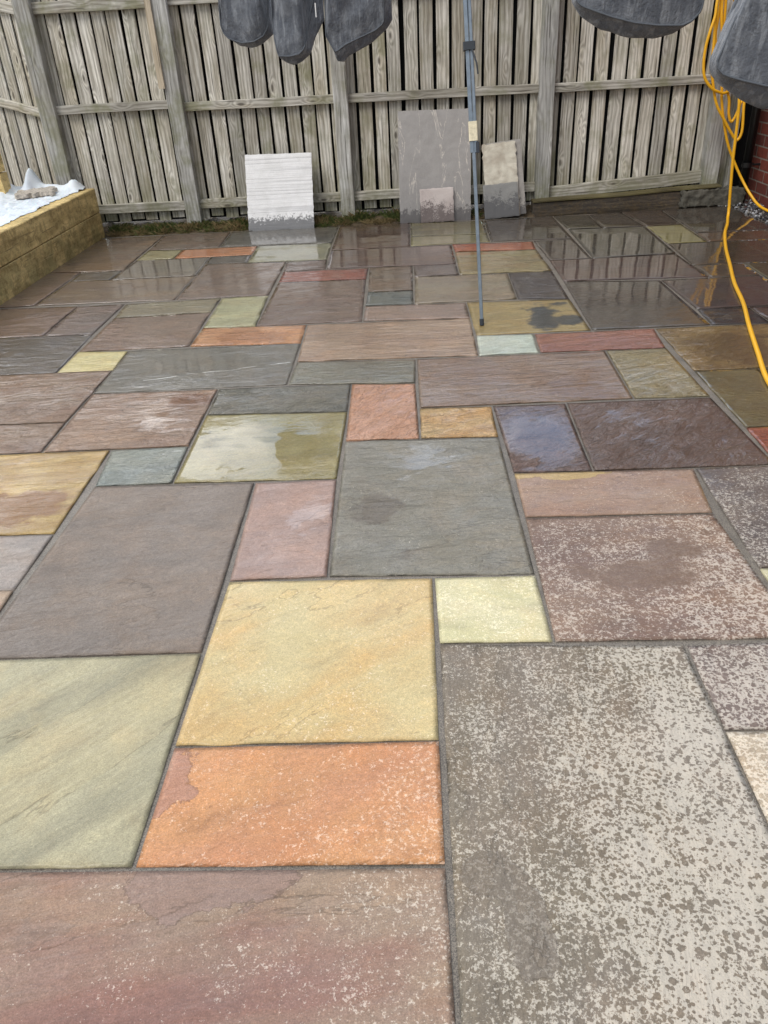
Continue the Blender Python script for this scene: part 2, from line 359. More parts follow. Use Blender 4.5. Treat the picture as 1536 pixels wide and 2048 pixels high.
# ------------------------------------------------------------------ patio slabs
NODE = {(0, 0): (0.018, 0.045), (0, 1): (0.012, -0.005), (1, 0): (-0.016, 0.024), (2, 0): (0.043, -0.038), (0, -1): (-0.015, -0.015), (0, -2): (-0.021, -0.014), (-2, -1): (0.021, -0.016), (-2, 1): (0.042, 0.031), (-2, -2): (0.011, 0.003), (-1, 1): (0.002, 0.055), (1, 1): (-0.017, -0.007), (3, 2): (-0.027, -0.019), (1, 2): (0.009, 0.012), (1, 3): (0.017, 0.007), (3, 3): (0.091, -0.034), (-2, 3): (-0.015, -0.001), (-1, 3): (-0.038, 0.013), (-3, 3): (-0.014, 0.047), (-1, 4): (-0.01, 0.021), (1, 4): (-0.035, -0.024), (-4, 3): (0.038, 0.042), (-4, 4): (-0.072, 0.021), (-3, 4): (-0.045, 0.046), (-1, 5): (-0.02, -0.036), (-3, 5): (-0.038, 0.035), (-7, 18): (0.005, -0.123), (-5, 18): (-0.089, -0.082), (-2, 18): (0.008, -0.034), (0, 18): (0.008, 0.014), (2, 18): (0.061, -0.205), (-7, 14): (0.045, -0.125), (-8, 14): (0.021, -0.082), (-7, 16): (0.071, -0.026), (-5, 16): (-0.026, 0.016), (-2, 16): (-0.039, -0.118), (0, 15): (-0.018, 0.048), (3, 15): (0.019, -0.039), (3, 14): (-0.027, 0.099), (-2, 13): (0.018, 0.102), (-3, 14): (-0.009, -0.019), (1, 13): (0.003, 0.053), (3, 12): (0.003, 0.047), (-1, 13): (0.008, 0.011), (5, 18): (-0.0, -0.137), (5, 16): (-0.013, 0.082), (6, 16): (0.071, 0.075), (7, 16): (0.021, 0.11), (7, 14): (-0.024, 0.056), (6, 14): (0.035, 0.029), (3, 10): (-0.029, -0.118), (5, 8): (-0.0, 0.005), (3, 8): (-0.016, -0.005), (4, 8): (0.033, -0.04), (-5, 11): (0.013, 0.074), (-4, 11): (-0.006, 0.055), (-3, 9): (0.037, 0.045), (-6, 11): (-0.001, -0.073), (-7, 11): (0.011, -0.101), (-6, 8): (0.057, -0.003), (-6, 9): (-0.006, -0.041), (-6, 7): (0.063, -0.014), (-5, 8): (-0.026, -0.073), (-5, 7): (0.005, -0.007), (1, 7): (-0.03, -0.016), (-2, 7): (0.021, 0.049), (-2, 9): (-0.008, 0.001), (2, 12): (0.043, -0.008), (0, 12): (0.019, 0.078), (0, 10): (-0.01, 0.018), (2, -1): (0.022, 0.019), (3, 1): (0.038, -0.019), (-4, 2): (-0.034, -0.001), (-4, 1): (-0.038, -0.009), (-5, 6): (-0.013, 0.022), (-3, 6): (-0.053, -0.003), (-5, 4): (0.003, 0.024), (-5, 5): (-0.015, -0.037), (-2, 8): (-0.002, -0.043), (-2, 6): (-0.008, 0.066), (0, 7): (-0.034, -0.057), (0, 6): (-0.058, -0.082), (-1, 6): (-0.028, -0.008), (0, 4): (-0.04, 0.019), (0, 5): (-0.034, -0.011), (1, 5): (-0.026, -0.04), (2, 5): (-0.01, -0.036), (2, 3): (-0.06, -0.026), (4, 5): (-0.028, -0.007), (3, 7): (-0.015, -0.028), (3, 5): (-0.067, 0.027), (4, 7): (-0.052, -0.018), (4, 6): (0.04, -0.05), (5, 6): (-0.026, -0.054), (4, 4): (0.047, -0.015), (1, 8): (0.008, -0.012), (2, 8): (-0.007, -0.077), (2, 7): (-0.048, 0.005), (1, 10): (-0.006, -0.03), (1, 9): (-0.005, -0.05), (-1, 10): (0.026, 0.036), (-1, 9): (0.016, 0.052), (-1, 11): (0.042, 0.011), (0, 11): (-0.01, 0.006), (0, 13): (0.013, 0.054), (1, 12): (0.005, 0.072), (2, 10): (-0.01, 0.036), (1, 15): (0.01, -0.001), (1, 14): (0.031, 0.236), (2, 16): (-0.002, 0.017), (2, 15): (-0.014, 0.129), (0, 16): (-0.002, 0.221), (-3, 13): (0.026, 0.055), (-1, 12): (-0.016, 0.051), (-3, 12): (0.038, 0.096), (-2, 14): (-0.026, 0.05), (-4, 16): (0.003, -0.113), (-4, 14): (0.025, 0.075), (-6, 16): (0.023, -0.135), (-4, 15): (0.001, -0.066), (-6, 15): (0.027, -0.101), (-7, 15): (0.063, -0.098), (-9, 18): (0.052, -0.177), (-8, 11): (0.0, 0.088), (-7, 13): (0.004, 0.007), (-8, 13): (0.038, 0.042), (-5, 15): (-0.04, -0.126), (-5, 14): (-0.01, 0.148), (-3, 11): (-0.014, 0.12), (-4, 9): (0.039, 0.063), (-4, 10): (-0.012, 0.074), (-6, 10): (0.071, -0.041), (-4, 8): (0.025, 0.037), (-7, 9): (0.03, -0.0), (4, 18): (0.008, 0.001), (6, 18): (-0.063, 0.153), (7, 18): (0.068, 0.118), (7, 17): (0.059, -0.266), (9, 18): (0.069, 0.252), (4, 16): (0.086, 0.188), (3, 13): (0.078, -0.036), (4, 13): (0.049, -0.06), (6, 13): (-0.054, 0.064), (6, 11): (-0.017, -0.0), (3, 11): (0.066, 0.168), (5, 11): (-0.015, -0.07), (6, 12): (-0.05, -0.013), (7, 12): (0.017, -0.002), (5, 9): (0.044, -0.086), (6, 9): (-0.03, -0.086)}
def node(i, j):
    if (i, j) in NODE: d = NODE[(i, j)]; return i + d[0], j + d[1]
    sx = sy = sw = 0
    for (a, b), d in NODE.items():
        r2 = (a - i) ** 2 + ((b - j)) ** 2
        if r2 < 5: k = 1 / (r2 + .3) ** 1.5; sx += d[0] * k; sy += d[1] * k; sw += k
    sw += .6
    return i + sx / sw * .8, j + sy / sw * .8
def sstep(a, b, x):
    t = max(0, min(1, (x - a) / (b - a))) if a != b else float(x > a); return t * t * (3 - 2 * t)
def dryness(x, y):
    """how far the surface has dried, in modules; front right dries first"""
    d = sstep(-1.5, 3.2, x * .95 - y * .62 - .3) * sstep(4.6, .6, y)
    d = max(d, sstep(.2, 3.5, x + .4 - y * .3) * sstep(3.4, .5, y) * .8)
    n = noise.noise(Vector((x * .7, y * .7, 3.3)))
    return max(0, min(1, d + n * .22 * (d > .02)))
def wetness(x, y):
    w_ = .35 + .65 * sstep(1.0, 4.5, y + .25 * max(0, x) - .1 * abs(x + 2))
    return max(.25, min(1, w_ + noise.noise(Vector((x * .8, y * .8, 7))) * .2))
K = 1.0   # display colour -> albedo
def alb(c, k=.90):
    l = lin(c); m = .3 * l[0] + .55 * l[1] + .15 * l[2]; return tuple(min(.85, (m + (v - m) * .80) * k * wq) for v, wq in zip(l, (1.015, 1.0, .91)))
# x0,y0,x1,y1 : (colour a, colour b, streak angle, label, options)
SL = [
 (-3,-4,0,-2,(158,134,116),(150,114,102),8,'mauve slab with dark red streaks and white drying flecks at the near left',dict(dry=.62,stretch=3,patch=((150,122,112),[(-1.5,-2.05,.5,.22)]))),
 (-2,-2,0,-1,(212,148,86),(206,140,88),20,'orange slab with pale drying flecks',dict(dry=.74,patch=((184,128,100),[(-2.0,-1.25,.2,.42)]))),
 (-2,-1,0,1,(202,184,132),(202,172,110),35,'sandy yellow slab, the largest yellow one',dict(dry=.66,bump=.45)),
 (0,-3,2,0,(122,110,94),(128,116,104),80,'large grey slab covered in white drying patches',dict(dry=1,patch=((120,108,96),[(.22,-2.1,.16,.1),(.42,-2.45,.1,.22)]),nodry=.75)),
 (-4,-2,-2,0,(184,176,142),(162,156,128),42,'sage green slab with diagonal pale streaks',dict(dry=0,stretch=4,bump=.45,wet=.3)),
 (-4,0,-2,3,(134,120,112),(126,114,108),10,'long plain mauve brown slab',dict(dry=0,wet=.35)),
 (-2,1,-1,3,(178,142,130),(164,134,126),15,'pink slab, tall and narrow',dict(dry=0,wet=.7,pk=.85,pud=[(-1.25,2.3,.4,.6)])),
 (-1,1,1,4,(134,129,118),(128,124,114),10,'large blue grey slab in the middle',dict(dry=.42,wet=.8,bump=1.5,pk=.78,pud=[(-.1,3.3,.95,.7)],nocrack=1,patch=((110,100,88),[(-.55,2.35,.28,.3)]))),
 (0,0,1,1,(204,198,150),(214,206,164),0,'small pale cream slab',dict(dry=.8,bump=.5)),
 (1,0,3,2,(142,114,98),(130,104,94),10,'brown slab speckled with drying patches and a dark damp mark',dict(dry=.86,nocrack=1,patch=((124,98,84),[(1.9,1.0,.5,.2),(2.4,1.35,.25,.16)]),nodry=1)),
 (1,2,3,3,(166,138,120),(158,126,108),0,'rosy brown slab with an ochre edge',dict(dry=.6,patch=((186,156,98),[(1.6,2.93,.4,.1)]))),
 (3,1,5,3,(116,102,96),(104,92,90),20,'dark mauve slab with pale flecks at the right edge',dict(dry=.82)),
 (3,0,4,1,(196,190,150),(206,198,166),0,'small cream slab at the right edge',dict(dry=.5)),
 (4,-1,6,1,(140,112,100),(150,120,104),0,None,dict(dry=.7)),
 (2,-1,4,0,(128,112,108),(120,104,102),85,'mauve slab whitened by drying, beside the large grey slab',dict(dry=.93)),
 (2,-3,4,-1,(176,158,138),(190,172,152),30,'pinkish cream slab at the right edge',dict(dry=.9)),
 (-6,2,-4,4,(196,164,80),(158,124,56),4,'golden ochre slab with brown bands',dict(stretch=5,wet=.8,patch=((136,92,34),[(-5.0,2.6,1.3,.4)]),nocrack=1)),
 (-6,1,-4,2,(158,146,144),(146,138,138),0,'plain grey slab under the golden slab',dict(wet=.4)),
 (-5,0,-4,1,(182,158,136),(172,146,126),0,'small pinkish buff slab at the left edge',{}),
 (-4,3,-3,4,(132,142,142),(146,152,146),10,'small slate blue slab',dict(wet=.8)),
 (-3,3,-1,5,(150,138,78),(140,128,70),10,'olive slab under a mirror smooth puddle',dict(pud=[(-2.2,4.0,1.4,1.1)],bump=.5,pudmax=1)),
 (-5,4,-3,6,(162,130,106),(150,118,96),12,'terracotta brown slab with a wet shine',dict(pk=.9,pud=[(-3.7,5.1,.7,.8)],patch=((128,82,42),[(-3.35,5.6,.3,.3)]),nocrack=1)),
 (-7,5,-5,7,(146,117,94),(138,108,88),8,'reddish brown slab at the left edge, upper of two',dict(vein=.3)),
 (-7,4,-5,5,(146,116,92),(138,108,88),8,'reddish brown slab at the left edge, lower of two',dict(vein=.4)),
 (-5,6,-2,8,(114,110,104),(110,106,98),4,'long dark grey slab with a pale vein across it',dict(veinline=[(-4.35,6.5,-1.95,7.1)],smooth=.55,pud=[(-3.6,7.1,1.2,.55)])),
 (-2,6,0,7,(132,130,116),(124,120,108),5,'grey green slab above the coral slab',{}),
 (-3,5,-1,6,(110,110,102),(116,112,98),15,'dark rippled wet slab above the puddle',dict(bump=1.2)),
 (-1,4,0,6,(214,156,124),(206,146,108),55,'coral pink slab, upright',dict(bump=1.1,dry=0)),
 (0,4,1,5,(200,170,104),(206,162,92),20,'small golden yellow slab beside the coral slab',dict(bump=1.1)),
 (1,3,2,5,(132,108,100),(122,96,90),30,'wet mauve slab with a rough flaked face',dict(bump=1.35,pk=1.12,pud=[(1.45,4.05,.65,1.1)])),
 (2,3,4,5,(112,86,74),(104,80,70),40,'dark chocolate brown slab',dict(dry=.5,pk=.7,pud=[(2.5,4.6,.6,.3)])),
 (0,5,3,7,(150,125,107),(144,116,96),8,'long pink brown wet slab',dict(stretch=3,patch=((136,104,80),[(2.3,5.6,.6,.5)]),nocrack=1)),
 (3,5,4,7,(148,136,98),(140,126,88),20,'olive slab, upright, in the right half',{}),
 (4,4,5,6,(110,98,56),(102,90,52),5,'dark olive slab at the right edge',dict(smooth=.6)),
 (5,4,7,6,(106,92,56),(98,84,52),5,None,{}),
 (4,3,6,4,(164,84,52),(154,76,48),0,'rust red slab at the right edge',{}),
 (4,6,6,8,(146,120,62),(128,102,54),25,'golden brown slab crossed by the yellow hose',dict(patch=((108,84,44),[(5.0,6.9,.7,.8)]),nocrack=1)),
 (1,7,2,8,(182,196,186),(190,200,192),20,'small pale mint white slab',dict(bump=.5)),
 (2,7,4,8,(150,92,76),(160,100,78),15,'red slab beside the pale mint slab',{}),
 (1,8,3,10,(156,138,82),(162,138,76),10,'ochre slab with a black stain, under the prop foot',dict(patch=((66,66,62),[(2.35,9.0,.25,.9),(2.7,8.6,.3,.3),(2.7,9.6,.25,.2)]),smooth=.7,nocrack=1)),
 (-2,7,1,9,(176,147,122),(164,134,112),3,'long pink slab in the middle distance',dict(stretch=4)),
 (-1,9,1,10,(154,130,118),(148,124,112),0,'pinkish grey slab above the long pink slab',{}),
 (-1,10,0,11,(108,112,106),(98,104,102),0,'small slate grey slab',{}),
 (-1,11,0,13,(122,102,84),(114,96,82),0,'taupe brown upright slab',{}),
 (0,12,1,13,(114,98,92),(106,92,88),0,'small dark mauve slab',{}),
 (0,10,2,12,(146,134,110),(140,124,104),4,'buff slab left of the prop',{}),
 (2,10,3,12,(92,82,80),(86,76,74),0,'dark slate mauve slab',{}),
 (1,12,3,14,(154,142,98),(150,132,90),5,'yellow green slab under the orange strip',dict(patch=((160,116,62),[(1.3,13.95,.6,.12)]),nocrack=1)),
 (1,14,3,15,(184,104,66),(174,94,60),0,'orange red strip slab behind the prop',{}),
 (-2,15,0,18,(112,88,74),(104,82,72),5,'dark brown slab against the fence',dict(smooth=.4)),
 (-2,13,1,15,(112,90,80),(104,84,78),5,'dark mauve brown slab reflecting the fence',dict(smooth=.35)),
 (0,16,2,18,(136,128,92),(128,122,92),3,'olive slab in front of the leaning grey slab',dict(smooth=.5)),
 (0,15,2,16,(144,138,96),(138,130,92),3,'olive strip slab in front of the leaning grey slab',dict(smooth=.5)),
 (-3,12,-1,13,(158,92,74),(150,86,72),0,'brick red strip slab',{}),
 (-3,9,-1,12,(124,100,86),(118,94,82),8,'brown slab under the brick red strip',{}),
 (-3,13,-2,14,(126,106,98),(118,100,94),0,'small mauve slab above the brick red strip',{}),
 (-4,14,-2,16,(150,150,124),(142,142,120),3,'pale green grey slab in front of the white slab',dict(smooth=.5)),
 (-5,16,-2,18,(108,106,102),(100,98,96),3,'dark grey slab at the foot of the white slab',dict(smooth=.35)),
 (-6,15,-4,16,(210,140,88),(202,130,80),0,'orange strip slab near the fence',{}),
 (-7,15,-6,16,(168,160,112),(160,150,104),0,'small khaki slab beside the orange strip',{}),
 (-7,16,-5,18,(126,106,92),(118,100,90),3,'brown slab by the fence post',{}),
 (-9,14,-7,18,(138,112,88),(126,106,92),8,'tan brown slab beside the planter',dict(stretch=3)),
 (-9.3,11,-8,14,(136,110,94),(126,104,92),10,'brown slab along the planter',dict(stretch=3)),
 (-8,13,-7,14,(112,104,98),(104,98,94),12,'small dark grey slab near the planter',{}),
 (-7,13,-5,15,(112,104,96),(118,108,98),0,'grey brown slab with faint reflections',dict(smooth=.5)),
 (-8,11,-5,13,(134,114,92),(124,106,92),3,'long tan slab near the planter',dict(stretch=3,smooth=.6)),
 (-5,14,-4,15,(104,98,94),(98,92,90),0,'small charcoal slab near the orange strip',{}),
 (-5,11,-3,14,(134,112,98),(126,106,96),12,'large light brown slab',{}),
 (-4,9,-3,11,(178,178,136),(170,168,128),5,'pale green upright slab',dict(bump=.6)),
 (-6,10,-4,11,(146,136,106),(138,128,102),0,'khaki strip slab',{}),
 (-6,8,-4,10,(144,118,102),(134,110,96),5,'pinkish brown slab above the small yellow slab',{}),
 (-4,8,-2,9,(212,150,92),(204,138,82),0,'orange slab with a darker damp patch',dict(patch=((182,118,60),[(-3.0,8.5,.5,.4)]),nocrack=1)),
 (-7,9,-6,11,(130,110,104),(122,106,100),10,'mauve upright slab on the left',{}),
 (-9.3,9,-7,11,(134,108,92),(126,100,86),10,'red brown slab at the left edge',dict(vein=.4)),
 (-9.3,7,-6,9,(106,96,90),(98,90,86),3,'dark grey brown slab at the left edge',{}),
 (-6,7,-5,8,(204,194,134),(196,180,112),10,'small lemon yellow slab',dict(bump=.5)),
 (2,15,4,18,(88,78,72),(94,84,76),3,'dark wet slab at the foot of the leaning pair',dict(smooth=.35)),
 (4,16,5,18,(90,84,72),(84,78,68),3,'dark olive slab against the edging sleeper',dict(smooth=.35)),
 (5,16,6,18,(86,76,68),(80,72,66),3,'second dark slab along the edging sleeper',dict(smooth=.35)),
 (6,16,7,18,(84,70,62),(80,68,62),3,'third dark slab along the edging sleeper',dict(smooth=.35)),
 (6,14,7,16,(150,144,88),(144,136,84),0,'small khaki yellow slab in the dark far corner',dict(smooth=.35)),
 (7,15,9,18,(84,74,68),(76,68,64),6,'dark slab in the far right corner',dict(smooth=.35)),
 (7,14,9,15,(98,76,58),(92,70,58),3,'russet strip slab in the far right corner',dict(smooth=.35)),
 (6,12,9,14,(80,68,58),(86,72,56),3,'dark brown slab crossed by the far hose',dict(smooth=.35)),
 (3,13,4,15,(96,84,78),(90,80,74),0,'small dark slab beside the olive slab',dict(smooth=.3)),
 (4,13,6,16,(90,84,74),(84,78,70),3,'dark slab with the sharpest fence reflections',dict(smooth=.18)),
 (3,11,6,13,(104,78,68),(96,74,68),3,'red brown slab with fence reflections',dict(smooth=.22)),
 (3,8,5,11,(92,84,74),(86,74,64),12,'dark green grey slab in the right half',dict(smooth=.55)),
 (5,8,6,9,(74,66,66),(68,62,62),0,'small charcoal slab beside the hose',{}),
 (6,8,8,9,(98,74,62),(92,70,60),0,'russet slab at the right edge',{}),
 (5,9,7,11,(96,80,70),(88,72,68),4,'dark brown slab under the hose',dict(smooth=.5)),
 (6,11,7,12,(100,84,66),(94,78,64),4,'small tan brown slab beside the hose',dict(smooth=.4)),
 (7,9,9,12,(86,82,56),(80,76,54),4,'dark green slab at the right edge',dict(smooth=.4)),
]
def make_slab(mb, x0, y0, x1, y1, ca, cb, ang, opt, seed):
    rnd = random.Random(seed)
    c = [node(x0, y0), node(x1, y0), node(x1, y1), node(x0, y1)]
    near = y0 < 8
    W = (x1 - x0) * M; H = (y1 - y0) * M; step = .018 if near else .03
    nx = max(6, int(W / step)); ny = max(6, int(H / step))
    inset = .0060 if y0 < 6 else .0048
    tilt = (rnd.uniform(-1, 1) * .0013, rnd.uniform(-1, 1) * .0013)
    a = math.radians(ang + rnd.uniform(-4, 4)); ca_, sa_ = math.cos(a), math.sin(a)
    stretch = opt.get('stretch', 2.0)
    off = Vector((rnd.uniform(0, 60), rnd.uniform(0, 60), rnd.uniform(0, 60)))
    sm = opt.get('smooth', 1.0); bmp = opt.get('bump', .95) * (.5 if y0 < 3 else 1.15 if y0 < 9 else .8) * sm
    vs = []; cA = []; cB = []; cC = []; pr = []; sc = []; oc = []; vn = []
    cb = tuple(max(20, a_ + (b_ - a_) * 1.5) for a_, b_ in zip(ca, cb)); dk = .78 if (y0 >= 8 and x0 >= 2) else .9 if y0 >= 9 else 1  # dk paints shade into the albedo of far slabs, deepest at far right
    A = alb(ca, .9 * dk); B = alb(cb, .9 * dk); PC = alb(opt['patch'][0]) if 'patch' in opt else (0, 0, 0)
    patches = opt['patch'][1] if 'patch' in opt else []
    def pt(s, t, z, ins):
        X = (c[0][0] * (1 - s) + c[1][0] * s) * (1 - t) + (c[3][0] * (1 - s) + c[2][0] * s) * t
        Y = (c[0][1] * (1 - s) + c[1][1] * s) * (1 - t) + (c[3][1] * (1 - s) + c[2][1] * s) * t
        x = X * M; y = Y * M
        # inset from the edge of the plot, ragged
        ex = noise.noise(Vector((y * 9 + seed, x0 * 3, 0))) * .005 + max(0, noise.noise(Vector((y * 30 + seed, 5, 0))) - .25) * .012
        ey = noise.noise(Vector((x * 9 + seed, y0 * 3, 4))) * .005 + max(0, noise.noise(Vector((x * 30 + seed, 8, 0))) - .25) * .012
        if s < 1e-6: x += ins + ex
        if s > 1 - 1e-6: x -= ins + ex
        if t < 1e-6: y += ins + ey
        if t > 1 - 1e-6: y -= ins + ey
        # rounded, chipped corner
        if (s < 1e-6 or s > 1 - 1e-6) and (t < 1e-6 or t > 1 - 1e-6):
            k = .004 + .008 * rnd2[(s > .5, t > .5)]
            x += k if s < .5 else -k; y += k if t < .5 else -k
        zz = z + tilt[0] * (s - .5) * 2 + tilt[1] * (t - .5) * 2 + noise.noise(Vector((x * 5, y * 5, seed * 3.1))) * .0016 * max(.5, sm) + noise.noise(Vector((x * 16, y * 16, seed))) * .0004
        return x, y, zz, X, Y
    rnd2 = {(i, j): rnd.random() ** 2 for i in (False, True) for j in (False, True)}
    def add(s, t, z, ins):
        x, y, zz, X, Y = pt(s, t, z, ins)
        vs.append((x, y, zz))
        u = x * ca_ + y * sa_; v_ = -x * sa_ + y * ca_
        sc.append((u / stretch + off.x, v_ * 1.3 + off.y, off.z)); oc.append((x + off.x, y + off.y, zz + off.z))
        cA.append((*A, 1)); cB.append((*B, 1))
        pmv = 0
        for (px, py, rx, ry) in patches:
            d = math.sqrt(((X - px) / rx) ** 2 + ((Y - py) / ry) ** 2); pmv = max(pmv, 1 - d * .5)
        cC.append((*PC, max(0, min(1, pmv))))
        pudv = .0
        for (px, py, rx, ry) in opt.get('pud', []):
            d = math.sqrt(((X - px) / rx) ** 2 + ((Y - py) / ry) ** 2); pudv = max(pudv, opt.get('pk', 1.15) - d * .6)
        if 'pud' in opt: pudv = max(0, pudv)
        if Y > 2.5:
            base = {True: .72, False: .64}[sm <= .5] if sm < .9 else .58
            base = base * sstep(2.2, 6.5, Y + .4 * max(0, X)) + (.08 if X > 3 and Y > 8 else 0) + .25 * noise.noise(Vector((X * .55, Y * .55, 2.2)))
            pudv = max(pudv, base * (.7 if (x0, y0) == (2, 3) else 1))
        dd = opt.get('dry', 0)
        if dd:
            f = dryness(X, Y); dv = dd * (.45 + .55 * f) if dd < .95 else dryness_big(X, Y)
        else: dv = 0
        wv = wetness(X, Y)
        if 'wet' in opt: wv = opt['wet'] * (.8 + .2 * wv) if Y < 4 else max(opt['wet'], wv)
        pr.append((max(0, min(1, dv)), wv, max(0, min(1.2, pudv)), bmp)); ve = opt.get('veinline'); vd = 9
        if ve:
            for (ax_, ay_, bx_, by_) in ve:
                L_ = math.hypot(bx_ - ax_, by_ - ay_); tt_ = ((X - ax_) * (bx_ - ax_) + (Y - ay_) * (by_ - ay_)) / L_ / L_
                dd_ = ((X - ax_) * (by_ - ay_) - (Y - ay_) * (bx_ - ax_)) / L_ * M
                if -.02 < tt_ < 1.02 and abs(dd_) < abs(vd): vd = dd_
        vn.append((0 if opt.get('nocrack') else 1, opt.get('nodry', 1), vd))
    n0 = 0
    S_ = [0] + [(.004 / W) ] + [i / nx for i in range(1, nx)] + [1 - .004 / W] + [1]
    T_ = [0] + [(.004 / H) ] + [i / ny for i in range(1, ny)] + [1 - .004 / H] + [1]
    nX, nY = len(S_), len(T_)
    for j, t in enumerate(T_):
        for i, s in enumerate(S_):
            e = (i in (0, nX - 1)) or (j in (0, nY - 1))
            add(s, t, -.0016 if e else 0, inset)
    fs = [(j * nX + i, j * nX + i + 1, (j + 1) * nX + i + 1, (j + 1) * nX + i) for j in range(nY - 1) for i in range(nX - 1)]
    rim = [i for i in range(nX)] + [j * nX + nX - 1 for j in range(1, nY)] + [(nY - 1) * nX + i for i in range(nX - 2, -1, -1)] + [j * nX for j in range(nY - 2, 0, -1)]
    base = len(vs)
    for k in rim:
        x, y, z = vs[k]; vs.append((x, y, -.024))
        for L in (cA, cB, cC, pr, sc, oc, vn): L.append(L[k])
    n = len(rim)
    for k in range(n): fs.append((rim[(k + 1) % n], rim[k], base + k, base + (k + 1) % n))
    fs.append(tuple(base + k for k in range(n)))
    mb.add(vs, fs, cA=cA, cB=cB, cC=cC, pr=pr, sc=sc, oc=oc, vn=vn)
def dryness_big(X, Y):
    if Y < 0 and X < 2.2:     # the big grey slab: damp on its left, nearly dry at its lower right
        d = .50 + .20 * X + .10 * max(0, -Y - .3) * max(0, X - .2) + noise.noise(Vector((X * 1.3, Y * 1.3, 1))) * .14
        return min(1.08, d)
    return .66 + .08 * (X - 2)
patio = tag(empty('patio', (0, 0, 0)), kind='structure')
cov = set()
for k, (x0, y0, x1, y1, ca, cb, ang, lab, opt) in enumerate(SL):
    mb = MB(); make_slab(mb, x0, y0, x1, y1, ca, cb, ang, opt, k + 1)
    o = mb.build('paving_slab', SLAB, patio, smooth=True)
    if lab: o['label'] = lab
    for i in range(math.floor(x0), x1):
        for j in range(y0, y1): cov.add((i, j))
# slabs outside the frame, to the sides and behind the camera
mb = MB(); rf = random.Random(3); kk = 200
pal = [(140, 116, 102), (120, 108, 104), (172, 160, 124), (196, 140, 92), (128, 124, 116), (158, 130, 118), (112, 92, 80)]
for j in range(-8, 18):
    for i in range(-9, 9):
        if (i, j) in cov: continue
        for (a, b) in rf.sample([(3, 2), (2, 2), (2, 1), (1, 2)], 4) + [(1, 1)]:
            cells = [(i + u, j + v) for u in range(a) for v in range(b)]
            if all(c_ not in cov and c_[0] < 9 and c_[1] < 18 for c_ in cells):
                cov.update(cells); c1 = rf.choice(pal)
                make_slab(mb, i, j, i + a, j + b, c1, tuple(v * .93 for v in c1), rf.uniform(0, 90), dict(dry=.6 * (i > 1 and j < 2)), kk); kk += 1
                break
o = mb.build('paving_slab', SLAB, patio, smooth=True); o['kind'] = 'stuff'
mb = MB()
mb.add([P(-9.3, -8, 0) + Vector((0, 0, -.0034)), P(9.05, -8, 0) + Vector((0, 0, -.0034)), P(9.05, 18.0, 0) + Vector((0, 0, -.0034)), P(-9.3, 18.0, 0) + Vector((0, 0, -.0034))], [(0, 1, 2, 3)])
mb.build('mortar_bed', MORTAR, patio)

# ------------------------------------------------------------------ ground
t = NT('damp_soil'); o_ = t.obj(); n = t.noise(o_, 14, 7, .7); n2 = t.noise(o_, 120, 3, .7)
SOIL = t.out(Base_Color=t.mix(1, t.mix(t.ss(n, .35, .65), lin((56, 46, 36)), lin((98, 84, 62))), t.mr(n2, .3, .7, .6, 1.3), 'MULTIPLY'), Roughness=.9, Normal=t.bump(t.math('ADD', n, t.math('MULTIPLY', n2, .3)), .02, 1))
mb = MB(); mb.add([(-80, -80, -.09), (80, -80, -.09), (80, 80, -.09), (-80, 80, -.09)], [(0, 1, 2, 3)])
tag(mb.build('ground', SOIL), kind='structure')
# strip of soil rising under the fence
def strip(name, x0, x1, y0, y1, zf, mat, nx=160, ny=10):
    mb = MB(); vs = []; fs = []
    for j in range(ny + 1):
        for i in range(nx + 1):
            x = x0 + (x1 - x0) * i / nx; y = y0 + (y1 - y0) * j / ny; vs.append(P(x, y, zf(x, y, j / ny)))
    for j in range(ny):
        for i in range(nx): a = j * (nx + 1) + i; fs.append((a, a + 1, a + nx + 2, a + nx + 1))
    mb.add(vs, fs); return tag(mb.build(name, mat, smooth=True), kind='structure')
def soilz(x, y, t): return -.06 + .20 * t + .09 * noise.noise(Vector((x * 3, y * 5, 0))) * t + .05 * noise.noise(Vector((x * 11, y * 11, 2)))
strip('soil_strip', -10.2, 3.55, 17.85, 19.3, soilz, SOIL)

# ------------------------------------------------------------------ grass (stuff)
t = NT('rough_grass'); g = t.attr('wc'); GR = t.out(Base_Color=g.outputs['Color'], Roughness=.7, Specular_IOR_Level=.3)
mb = MB(); rg = random.Random(11); vs = []; fs = []; wc = []
for k in range(15000):
    x = rg.uniform(-8.7, 2.0); y = rg.uniform(18.12, 18.8); d = noise.noise(Vector((x * 1.7, y * 2.2, 5))) + .15 + .3 * (y - 18.3)
    if x > .2: d -= .3
    if d < 0: continue
    t_ = (y - 17.85) / 1.45; z = soilz(x, y, t_) - .02; hgt = rg.uniform(.07, .24) * (.6 + d) * (.6 + .5 * (y - 18.1))
    a = rg.uniform(0, 6.28); lean = rg.uniform(.05, .22); wd = rg.uniform(.008, .018)
    dx, dy = math.cos(a), math.sin(a); n0 = len(vs)
    b1 = P(x - dy * wd, y + dx * wd, z); b2 = P(x + dy * wd, y - dx * wd, z)
    m1 = P(x + dx * lean * .4, y + dy * lean * .4, z + hgt * .65); tp = P(x + dx * lean, y + dy * lean, z + hgt)
    vs += [b1, b2, m1, tp]; fs += [(n0, n0 + 1, n0 + 2), (n0, n0 + 2, n0 + 3)]
    dryg = noise.noise(Vector((x * 2.1, y * 3, 8))) + rg.uniform(-.3, .3) + (.35 if y < 18.35 else -.1)
    c_ = lin((116, 100, 68)) if dryg > .15 else lin(rg.choice([(70, 80, 36), (56, 66, 30), (84, 88, 44)]))
    wc += [(*c_, 1)] * 4
mb.add(vs, fs, wc=wc); tag(mb.build('grass', GR), kind='stuff')

